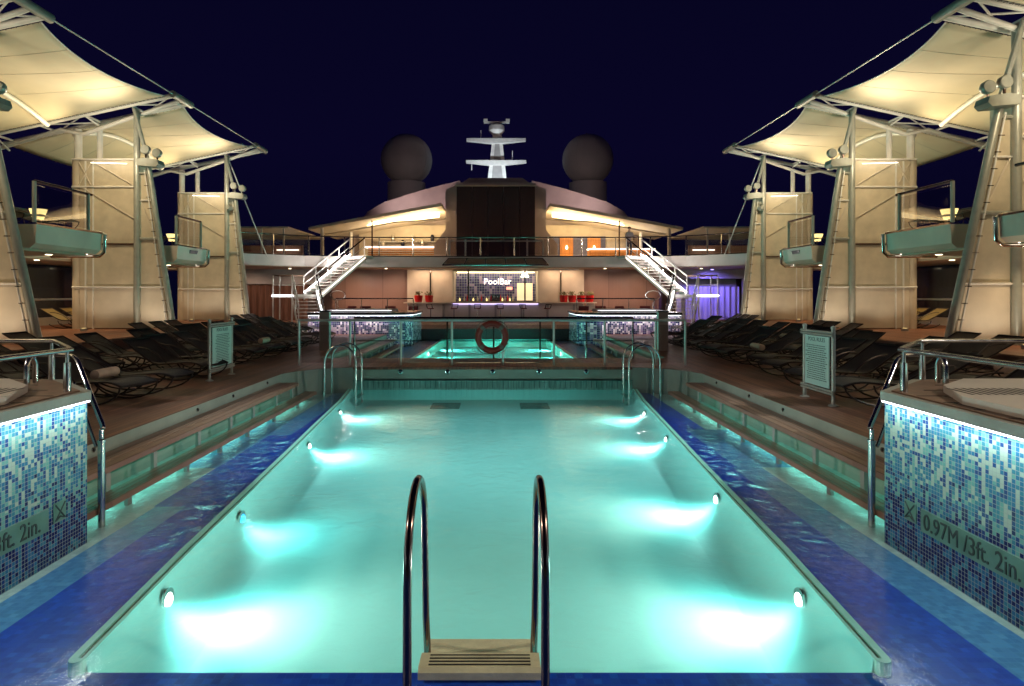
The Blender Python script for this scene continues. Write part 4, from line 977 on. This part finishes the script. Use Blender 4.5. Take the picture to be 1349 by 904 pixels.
# maroon chairs on the bar deck
def armchair():
    q = thing('armchair', 'x', 'armchair')
    part(q, 'seat', MB().box(-.3, .3, -.3, .3, .30, .44), M['redseat'], False, False)
    part(q, 'backrest', MB().prismx([(.22, .44), (.32, .44), (.42, .95), (.34, .95)], -.3, .3), M['redseat'], False, False)
    for x in (-.34, .34):
        part(q, 'armrest', MB().box(x-.04, x+.04, -.3, .3, .3, .64), M['redseat'], False, False)
        for y in (-.25, .25): part(q, 'leg', MB().tube([(x*.85, y, 0), (x*.85, y, .3)], .02, 6), M['frame'], True, False)
    return q
ac = None
for s in (-1, 1):
    for k, x in enumerate((4.9, 6.1, 7.3, 8.5)):
        if ac is None: ac = armchair(); o = ac
        else: o = copy_tree(ac)
        o.location = (s*x, 34.6+.3*(k % 2), ZD); o.rotation_euler = (0, 0, .5*((k % 3)-1)); tagit(o, '%s maroon armchair outward from the bar on the %s' % (ORD[k], SIDE[s]), 'armchair', 'maroon armchairs by the bar')
for s in (-1, 1):
    f = thing('deck_fill_floodlight', 'added fill floodlight on the farthest %s tower aimed at the forward deck' % SIDE[s], 'floodlight', (s*12.9, 29.3, 6.3), 0, 'added floodlights aimed forward')  # added to brighten the forward fascia
    part(f, 'lamp_head', MB().lathe([(.08, -.2), (.16, 0), (.14, .02)], (s*12.9, 29.5, 6.3), 16, 'Y'), M['tealpaint'])
    lamp('SPOT', (s*12.7, 29.7, 6.3), 900, (1., .70, .60), (s*8, 36, 4.2), .2, spot=70, blend=1, parent=f)
# stairs
for s in (-1, 1):
    S_ = SIDE[s]
    q = thing('staircase', 'white lit staircase up to the upper deck on the %s of the bar' % S_, 'staircase', (s*10, 35, ZD))
    def P3(x, y, z): return (s*x, y, z)
    def flight(A, B, Wv, n, z_hi, led_far=True, led_near=True, mids=True):
        """A, B: plan points of the outboard stringer (top, bottom) with heights; Wv: plan vector across the flight"""
        A, B, Wv = Vector(A), Vector(B), Vector((Wv[0], Wv[1], 0)); D = (B-A); dp = Vector((D.x, D.y, 0)).normalized()*.16
        for i in range(n):
            c = A+D*((i+.6)/n); c.z = A.z+D.z*(i+1)/n
            q_ = [c-dp, c+dp, c+dp+Wv, c-dp+Wv]
            part(q, 'tread', MB().prism([(s*p.x, p.y) for p in q_], c.z-.045, c.z), M['steps'], False)
        for k, off in ((0, Vector((0, 0, 0))), (1, Wv)):
            a, b = A+off, B+off
            sd = Wv.normalized()*(.03 if k else -.03)
            vs = []
            for p in (a, b):
                for dz in (-.32, .02):
                    for e_ in (Vector((0, 0, 0)), sd): vs.append((s*(p.x+e_.x), p.y+e_.y, p.z+dz))
            part(q, 'stringer', MB().add(vs, [(0, 1, 3, 2), (4, 6, 7, 5), (0, 2, 6, 4), (1, 5, 7, 3), (2, 3, 7, 6), (0, 4, 5, 1)]), M['white'], False)
            up = lambda p, h: P3(p.x, p.y, p.z+h)
            part(q, 'handrail', MB().tube([up(a, 1.02), up(b, 1.0)], .04, 8), M['darksteel'] if k else M['white'])
            if mids: part(q, 'middle_rail', MB().tube([up(a, .55), up(b, .55)], .018, 6), M['white'])
            nb = 5 if n > 9 else 3
            for i in range(nb):
                p = a+(b-a)*(i/(nb-1)); part(q, 'baluster', MB().tube([up(p, -.1), up(p, 1.0)], .026, 6), M['white'])
            if (k == 0 and led_far) or (k == 1 and led_near):
                e_ = sd*-1.6 if k == 0 else sd*1.6
                part(q, 'light_strip', MB().tube([P3(a.x+e_.x, a.y+e_.y, a.z+(.12 if k == 0 else -.12)), P3(b.x+e_.x, b.y+e_.y, b.z+(.12 if k == 0 else -.12))], .034 if k == 0 else .018, 6), M['led'] if k == 0 else M['ledw'])
    flight((8.6, 35.85, ZU), (10.4, 32.95, 2.1), (-1.0, -.62), 13, ZU)
    part(q, 'top_plate', MB().prism([(s*7.5, 35.15), (s*8.7, 35.9), (s*8.6, 36.05), (s*7.2, 36.05)], ZU-.16, ZU+.003), M['white'], False)
    part(q, 'landing', MB().prism([(s*9.35, 32.3), (s*10.45, 33.0), (s*11.75, 33.0), (s*11.75, 31.9), (s*9.35, 31.9)], 1.94, 2.1), M['white'], False)
    part(q, 'landing_light', MB().box(s*10.6, s*11.74, 31.84, 31.88, 2.02, 2.06), M['led'], False)
    for (x, y) in ((11.7, 31.95), (11.7, 32.95), (10.7, 31.95)):
        part(q, 'landing_post', MB().tube([(s*x, y, ZD), (s*x, y, 3.1)], .035, 8), M['white'])
    part(q, 'landing_rail', MB().tube([(s*10.45, 32.98, 3.1), (s*11.7, 32.95, 3.1), (s*11.7, 31.95, 3.1), (s*10.7, 31.95, 3.1)], .03, 8), M['darksteel'])
    part(q, 'landing_rail', MB().tube([(s*10.45, 32.98, 2.6), (s*11.7, 32.95, 2.6), (s*11.7, 31.95, 2.6), (s*10.7, 31.95, 2.6)], .018, 6), M['white'])
    flight((10.65, 31.88, 2.1), (9.55, 29.5, ZD+.05), (-1.22, .1), 9, 2.1, led_far=False)
    part(q, 'light_strip', MB().tube([(s*9.38, 31.9, 2.28), (s*8.28, 29.55, .72)], .026, 6), M['led'])
    for f_ in (.15, .5, .85): lamp('POINT', (s*(8.35+1.8*f_), 35.5-2.9*f_, ZU+.45-2.25*f_), 26, (1., .93, .88), size=.04, parent=q)  # points added above both flights to brighten the steps
    for f_ in (.2, .8): lamp('POINT', (s*(9.2-1.1*f_), 31.7-2.3*f_, 2.5-1.6*f_), 16, (1., .93, .88), size=.04, parent=q)
    # grab hoop beside the stair
    h = thing('hoop_rail', 'rounded steel hoop rail beside the foot of the %s staircase' % S_, 'rail', (s*8.9, 34, ZD+.9), 0, 'hoop rails by the stairs')
    cx, cz = s*9.2, 2.05
    pts = [(cx-s*.4+.38*math.cos(a)*1.1, 33.9, cz+.26*math.sin(a)) for a in [2*PI*i/20 for i in range(20)]]
    part(h, 'hoop', MB().tube(pts, .03, 6, True), M['steel'])
    part(h, 'post', MB().tube([(cx-s*.4, 33.9, ZD), (cx-s*.4, 33.9, cz-.26)], .03, 6), M['steel'])
# curtains / purple room right, brown curtains left
q = thing('doorway_curtains', 'violet lit curtained doorway under the right upper deck', 'curtain', (13.8, 38.5, ZD))
part(q, 'curtain', MB().grid(lambda u, v: (12.0+3.4*u, 38.4+.06*math.sin(u*60), ZD+2.1*v), 90, 2), M['curtain'])
part(q, 'lintel', MB().box(11.4, 16.5, 38.3, 38.5, 3.1, 3.68), M['grey'], False)
part(q, 'jamb', MB().box(11.4, 11.7, 38.3, 38.5, ZD, 3.1), M['grey'], False); part(q, 'jamb', MB().box(15.6, 16.2, 38.3, 38.5, ZD, 3.1), M['grey'], False)
part(q, 'back_panel', MB().box(11.7, 15.6, 39.4, 39.5, ZD, 3.1), M['grey'], False)
q2 = thing('violet_spot', 'violet ceiling lamp before the curtained doorway', 'ceiling lamp', (13.2, 37.2, 3.6))
part(q2, 'housing', MB().lathe([(.12, 0), (.12, -.06)], (13.2, 37.0, 3.68), 14), M['grey']); part(q2, 'lens', MB().lathe([(.09, 0), (.09, -.01)], (13.2, 37.0, 3.615), 14), emis('violet_lens', (.3, .25, 1.), 6))
lamp('SPOT', (13.2, 36.9, 3.55), 380, (.22, .16, 1.), (13.5, 38.2, 1.2), .1, spot=130, blend=.8, parent=q2)
q = thing('brown_curtains', 'brown curtained partition under the left upper deck', 'curtain', (-14, 38.5, ZD))
part(q, 'curtain', MB().grid(lambda u, v: (-16.5+4.6*u, 38.4+.07*math.sin(u*70), ZD+2.2*v), 100, 2), M['rcurtain'])
part(q, 'lintel', MB().box(-17, -11.4, 38.3, 38.5, 2.75, 3.68), M['grey'], False)
# downlights under forward deck
k = 0
for x in (-15.5, -12.4, -9.0, -6.6, 6.6, 9.0, 12.4, 15.5):
    d = thing('soffit_light', '%s small lamp from the left under the forward upper deck' % ORD[k], 'downlight', (x, 36.6, ZU-.66), 0, 'lamps under the forward upper deck')
    part(d, 'trim_ring', MB().lathe([(.11, 0), (.11, -.03)], (x, 36.6, ZU-.662), 14), M['white'])
    part(d, 'lens', MB().lathe([(.08, 0), (.08, -.005)], (x, 36.6, ZU-.694), 14), M['bulb'])
    lamp('SPOT', (x, 36.55, ZU-.75), 150 if abs(x) < 11 else (75 if x < 0 else 10)*.85, (1., .66, .45), (x, 37.6, 0), .1, spot=150, blend=.8, parent=d); k += 1
# ceiling wall washers for the pale panels (warm) and lamps lighting the fascia
for s in (-1, 1):
    d = thing('wall_washer', 'wall washer lamp above the pale panel on the %s of the bar' % SIDE[s], 'lamp', (s*4.1, 37.9, ZU-.7), 0, 'wall washers by the bar')
    part(d, 'housing', MB().box(s*3.2, s*5.2, 37.85, 37.95, ZU-.75, ZU-.665), M['white'], False)
    lamp('AREA', (s*4.1, 37.9, ZU-.78), 15, (1., .66, .42), (s*4.1, 38.6, 1.5), 2.2, .1, parent=d)
# ============================================================ on the upper deck
for s in (-1, 1):
    S_ = SIDE[s]
    q = thing('bar_roof', 'sloping lit roof over the upper deck %s of the funnel' % S_, 'roof', (s*8, 42, 6.5))
    part(q, 'roof_slab', MB().prismy([(s*3.6, 7.95), (s*3.6, 8.15), (s*9.8, 7.05), (s*12.4, 6.55), (s*12.4, 6.38), (s*9.8, 6.85)], 40.2, 47.5), M['cream'], False)
    part(q, 'light_trough', MB().prismy([(s*3.9, 7.45), (s*3.9, 7.78), (s*8.8, 6.98), (s*8.8, 6.85)], 42.0, 42.1), M['lit'], False)
    part(q, 'inner_beam', MB().tube([(s*4.0, 41, 7.15), (s*6.8, 41, 6.98), (s*9.6, 41, 6.45), (s*11.5, 41, 6.15)], .06, 6), M['cream'])
    for x, y in ((11.6, 40.6), (10.5, 44)): part(q, 'column', MB().tube([(s*x, y, ZU), (s*x, y, 6.6)], .11, 10), M['white'])
    part(q, 'thin_post', MB().tube([(s*8.2, 40.3, ZU), (s*8.2, 40.3, 7.0)], .05, 8), M['darksteel'])
    lamp('AREA', (s*6.6, 42.6, 7.0), 200, (1., .76, .38), (s*6.6, 42.8, 9), 5.0, 1.5, parent=q)
    lamp('AREA', (s*6.8, 43.6, 6.7), 80, (1., .76, .42), (s*6.8, 44.2, 4), 5.0, 1.5, parent=q)
    lamp('SPOT', (s*8.0, 42.5, 8.6), 420, (1., .72, .66), (s*5, 47, 9.6), .2, spot=120, blend=1, parent=q)  # added spot, brightens the funnel shoulders
    q = thing('upper_bar', ('upper deck bar with lit counter and slatted front left of the funnel' if s < 0 else 'upper deck lounge wall with orange doors right of the funnel'), 'bar' if s < 0 else 'lounge wall', (s*6.5, 46, ZU))
    part(q, 'back_wall', MB().box(s*2.9, s*10.5, 46.6, 46.8, ZU, 7.4), M['cream'], False)
    if s < 0:
        part(q, 'counter_front', MB().box(-9.0, -3.6, 42.8, 43.2, ZU, ZU+1.05), M['door'], False)
        for i in range(6): part(q, 'slat', MB().box(-9.0, -3.6, 42.76, 42.8, ZU+.12+.16*i, ZU+.18+.16*i), M['cream'], False)
        part(q, 'counter_top', MB().box(-9.2, -3.4, 42.6, 43.4, ZU+1.05, ZU+1.12), M['ledw'], False)
        for i in range(7): part(q, 'shelf_item', MB().lathe([(.12, 0), (.16, .3), (.1, .5)], (-8.6+.75*i, 46.3, ZU+1.4+.4*(i % 2)), 10), [M['acryl'], M['steel'], M['glassdark']][i % 3])
        part(q, 'back_shelf', MB().box(-9.4, -4.2, 46.1, 46.58, ZU+1.25, ZU+1.32).box(-9.4, -4.2, 46.1, 46.58, ZU+1.72, ZU+1.78), M['steel'], False)
        part(q, 'dark_opening', MB().box(-9.2, -6.2, 46.52, 46.58, ZU+.4, ZU+1.2), M['glassdark'], False)
    else:
        part(q, 'blue_panel', MB().box(4.0, 8.4, 46.5, 46.58, ZU, ZU+2.2), mat('blue_grey_panel', (.10, .11, .2), .5), False)
        for x in (4.9, 7.0):
            d = part(q, 'door', MB().box(x, x+1.0, 46.4, 46.49, ZU, ZU+2.15), M['door'], False)
            part(d, 'wall_light', MB().lathe([(.03, -.12), (.09, .0), (.03, .18)], (x+.5, 46.3, ZU+1.3), 10), M['bulb'])
        part(q, 'white_panel', MB().box(8.5, 10.3, 46.5, 46.58, ZU+.6, ZU+1.8), M['acryl'], False)
        part(q, 'counter_front', MB().box(6.6, 11.0, 42.8, 43.2, ZU, ZU+.9), M['door'], False)
        part(q, 'counter_top', MB().box(6.5, 11.2, 42.6, 43.4, ZU+.9, ZU+.98), M['ledw'], False)
# umbrellas / screens far sides of upper deck: glazed side houses
for s in (-1, 1):
    q = thing('upper_side_house', 'glazed lit side house on the upper deck at the far %s' % SIDE[s], 'deckhouse', (s*16, 40, ZU))
    part(q, 'wall', MB().box(s*13.2, s*18.5, 41.5, 41.7, ZU, ZU+1.1), M['wallw'], False)
    part(q, 'roof', MB().box(s*13.0, s*18.8, 38, 46, ZU+1.9, ZU+2.0), M['cream'], False)
    for i in range(4): part(q, 'mullion', MB().box(s*(13.3+1.4*i), s*(13.38+1.4*i), 38.2, 38.3, ZU, ZU+1.9), M['white'], False)
    part(q, 'counter_light', MB().box(s*13.4, s*14.9, 41.3, 41.35, ZU+.75, ZU+.8), M['ledw'], False)
    lamp('AREA', (s*15.5, 40, ZU+1.8), 7, (1, .75, .45), (s*15.5, 40, 0), 3, 2, parent=q)
# funnel
q = thing('funnel_housing', 'tall dark panelled funnel housing with sloping shoulders', 'funnel', (0, 48, ZU))
part(q, 'core', MB().box(-2.75, 2.75, 42.05, 60, ZU, 9.85), M['funnel'], False)
for i in range(5):
    x0 = -2.72+i*1.09; part(q, 'dark_panel', MB().box(x0+.02, x0+1.07, 41.95, 42.04, ZU+.1, 9.55), M['dpanel'], False)
part(q, 'head_beam', MB().box(-2.8, 2.8, 41.9, 42.04, 9.58, 9.66), M['cream'], False)
part(q, 'top_cap', MB().prismy([(-2.6, 9.86), (2.6, 9.86), (1.9, 10.35), (-1.9, 10.35)], 43, 55), M['funnel'], False)
for s in (-1, 1):
    part(q, 'shoulder', MB().prismy([(s*2.76, ZU), (s*2.76, 10.9), (s*5.4, 10.25), (s*8.6, 9.25), (s*9.9, 8.5), (s*11.0, 7.0), (s*11, ZU)], 46.9, 60), M['funnel'], False)
    part(q, 'side_wing', MB().prismy([(s*2.76, ZU), (s*2.76, 9.7), (s*3.5, 9.45), (s*3.5, 6.6), (s*4.3, 5.6), (s*4.3, ZU)], 42.3, 46.88), M['funnel'], False)
q = thing('windscreen', 'white framed glass windscreen in front of the dark funnel panel', 'windscreen', (0, 36.4, ZU))
for x in (-2.75, -1.8, 1.9, 2.85): part(q, 'upright', MB().box(x-.05, x+.05, 36.35, 36.45, ZU+.01, ZU+1.04), M['white'], False)
part(q, 'top_bar', MB().box(-2.8, 2.9, 36.34, 36.46, ZU+.92, ZU+.98), M['white'], False)
for x0, x1 in ((-2.7, -1.85), (-1.75, 1.85), (1.95, 2.8)): part(q, 'glass_panel', MB().box(x0, x1, 36.39, 36.41, ZU+.05, ZU+.91), M['glass'], False)
# mast
q = thing('radar_mast', 'lit white radar mast with two crossbars on top of the funnel', 'mast', (0, 60, 10))
def ring(h, w): return [(-w, 59.6), (w, 59.6), (w, 60.6), (-w, 60.6)]
z0 = 2.1+156*60/800
vs = [(-1.3, 59.4, 10), (1.3, 59.4, 10), (1.3, 61, 10), (-1.3, 61, 10), (-.42, 59.8, 17.95), (.42, 59.8, 17.95), (.42, 60.6, 17.95), (-.42, 60.6, 17.95)]
part(q, 'column', MB().add([(x+.1, y, z) for x, y, z in vs], [(0, 1, 5, 4), (1, 2, 6, 5), (2, 3, 7, 6), (3, 0, 4, 7), (4, 5, 6, 7)]), M['white'], False)
part(q, 'shaded_face', MB().add([(-.75, 59.36, 10), (.95, 59.36, 10), (.28, 59.72, 17.3), (-.08, 59.72, 17.3)], [(0, 1, 2, 3)]), M['grey'], False)  # grey strip paints the unlit middle of the mast's front face
for z, w in ((15.1, 2.95), (17.25, 2.9)):
    part(q, 'crossbar', MB().prismy([(-w, z-.1), (-w, z+.12), (w, z+.12), (w, z-.1), (.6, z-.35), (-.6, z-.35)], 59.3, 59.9), M['white'], False)
part(q, 'head', MB().lathe([(.5, 0), (.78, .35), (.75, .8), (.6, .95)], (.05, 60, 17.9), 16), M['white'])
part(q, 'radar_bar', MB().box(-1.2, 1.3, 59.8, 60.1, 19.0, 19.15).box(-1.25, -.85, 59.8, 60.1, 19.15, 19.4).box(.95, 1.35, 59.8, 60.1, 19.15, 19.4), M['white'], False)
for xa_, z1_, z2_ in ((-1.5, 17.2, 18.2), (1.6, 15.3, 16.2), (-2.4, 15.2, 14.3)): part(q, 'aerial', MB().tube([(xa_, 59.6, z1_), (xa_, 59.6, z2_)], .04, 5), M['white'])
u = part(q, 'flood_lamp', MB().box(-.9, -.5, 57.6, 57.9, 10.4, 10.6).box(.7, 1.1, 57.6, 57.9, 10.4, 10.6), M['white'], False)
for x in (-1.6, 1.8): lamp('SPOT', (x, 56.0, 10.9), 520, (.80, .92, 1.), (0, 60, 14.5), .15, spot=95, blend=.9, parent=q)
# domes
for s, x in ((-1, -8.85), (1, 9.05)):
    q = thing('radar_dome', 'large dim radar dome %s of the mast' % ('left' if s < 0 else 'right'), 'radar dome', (x, 60, 8), 0, 'radar domes')
    part(q, 'dome', MB().lathe([(2.5*math.sin(PI*k/24)+.001, -2.5*math.cos(PI*k/24)) for k in range(3, 25)], (x, 60, 15.4), 40), M['dome'])
    for k in range(8):
        a = 2*PI*k/8+.2; part(q, 'seam', MB().tube([(x+2.505*math.sin(PI*j/24)*math.cos(a), 60+2.505*math.sin(PI*j/24)*math.sin(a), 15.4-2.505*math.cos(PI*j/24)) for j in range(3, 24)], .018, 4), M['grey'])
    part(q, 'seam', MB().tube([(x+2.5*math.cos(a), 60+2.5*math.sin(a), 15.4) for a in [2*PI*j/40 for j in range(40)]], .018, 4, True), M['grey'])
    part(q, 'pedestal', MB().lathe([(1.9, 7), (1.85, 13.1)], (x, 60, 0), 28), M['dome'])
    lamp('SPOT', (x*.55, 50, 10.2), 230, (1., .84, .78), (x, 60, 15), .3, spot=60, blend=.8, parent=q)
# ============================================================ person at the head of the right stairs
q = thing('person', 'person in grey standing at the top of the right staircase', 'person', (8.0, 36.3, ZU))
def skinmesh(name, verts, edges, rad, m, root=0, sub=2):
    me = bpy.data.meshes.new(name); me.from_pydata(verts, edges, []); o = bpy.data.objects.new(name, me); COL.objects.link(o)
    md = o.modifiers.new('skin', 'SKIN'); me.skin_vertices[0].data
    for i, r in enumerate(rad): me.skin_vertices[0].data[i].radius = (r, r)
    me.skin_vertices[0].data[root].use_root = True
    o.modifiers.new('sub', 'SUBSURF').levels = sub; o.modifiers['sub'].render_levels = sub
    bpy.context.view_layer.update(); dg = bpy.context.evaluated_depsgraph_get(); m2 = bpy.data.meshes.new_from_object(o.evaluated_get(dg))
    bpy.data.objects.remove(o); m2.materials.clear(); m2.materials.append(m); m2.polygons.foreach_set('use_smooth', [True]*len(m2.polygons)); return m2
def figure(parent):
    V = []; E = []; Rr = []
    def v(p, r, par=None):
        V.append(p); Rr.append(r)
        if par is not None: E.append((par, len(V)-1))
        return len(V)-1
    pel = v((0, 0, .95), .14); wa = v((0, 0, 1.12), .125, pel); ch = v((0, 0, 1.36), .15, wa); nk = v((0, 0, 1.50), .055, ch)
    h1 = v((0, -.01, 1.60), .075, nk); h2 = v((0, -.015, 1.69), .095, h1); v((0, -.005, 1.76), .06, h2); 
    v((0, -.115, 1.655), .012, h2)
    for sx in (-1, 1):
        sh = v((sx*.17, 0, 1.42), .055, ch); el = v((sx*.24, -.02, 1.14), .04, sh); wr = v((sx*.22, -.18, .97), .026, el); pm = v((sx*.20, -.26, .98), .034, wr)
        for k in range(4): f1 = v((sx*.20+(k-1.5)*.02, -.31, .985), .010, pm); v((sx*.20+(k-1.5)*.022, -.345+.006*abs(k-1.5), .96), .008, f1)
        v((sx*.165, -.28, .97), .010, pm)
        hp = v((sx*.09, 0, .88), .09, pel); kn = v((sx*.10, -.02, .50), .058, hp); an = v((sx*.10, .02, .09), .038, kn); v((sx*.11, -.13, .04), .035, an)
    return V, E, Rr
V, E, Rr = figure(q)
o = bpy.data.objects.new('body', skinmesh('body', V, E, Rr, M['skin'])); COL.objects.link(o); o.parent = q
V2 = [(0, 0, .95), (0, 0, 1.12), (0, 0, 1.36), (0, 0, 1.46)]; E2 = [(0, 1), (1, 2), (2, 3)]; R2 = [.155, .14, .165, .08]
for sx in (-1, 1):
    n = len(V2); V2 += [(sx*.17, 0, 1.42), (sx*.24, -.02, 1.12)]; E2 += [(2, n), (n, n+1)]; R2 += [.068, .055]
o = bpy.data.objects.new('shirt', skinmesh('shirt', V2, E2, R2, M['cloth1'])); COL.objects.link(o); o.parent = q
V3 = [(0, 0, .97)]; E3 = []; R3 = [.15]
for sx in (-1, 1):
    n = len(V3); V3 += [(sx*.09, 0, .86), (sx*.10, -.02, .50), (sx*.10, .02, .10)]; E3 += [(0, n), (n, n+1), (n+1, n+2)]; R3 += [.10, .072, .06]
o = bpy.data.objects.new('trousers', skinmesh('trousers', V3, E3, R3, M['cloth2'])); COL.objects.link(o); o.parent = q
part(q, 'hair', MB().lathe([(.098, .0), (.104, .05), (.085, .10), (.03, .125)], (8.0, 36.3+.01, ZU+1.68), 16), M['hair'])
# leave no unplaced prototypes
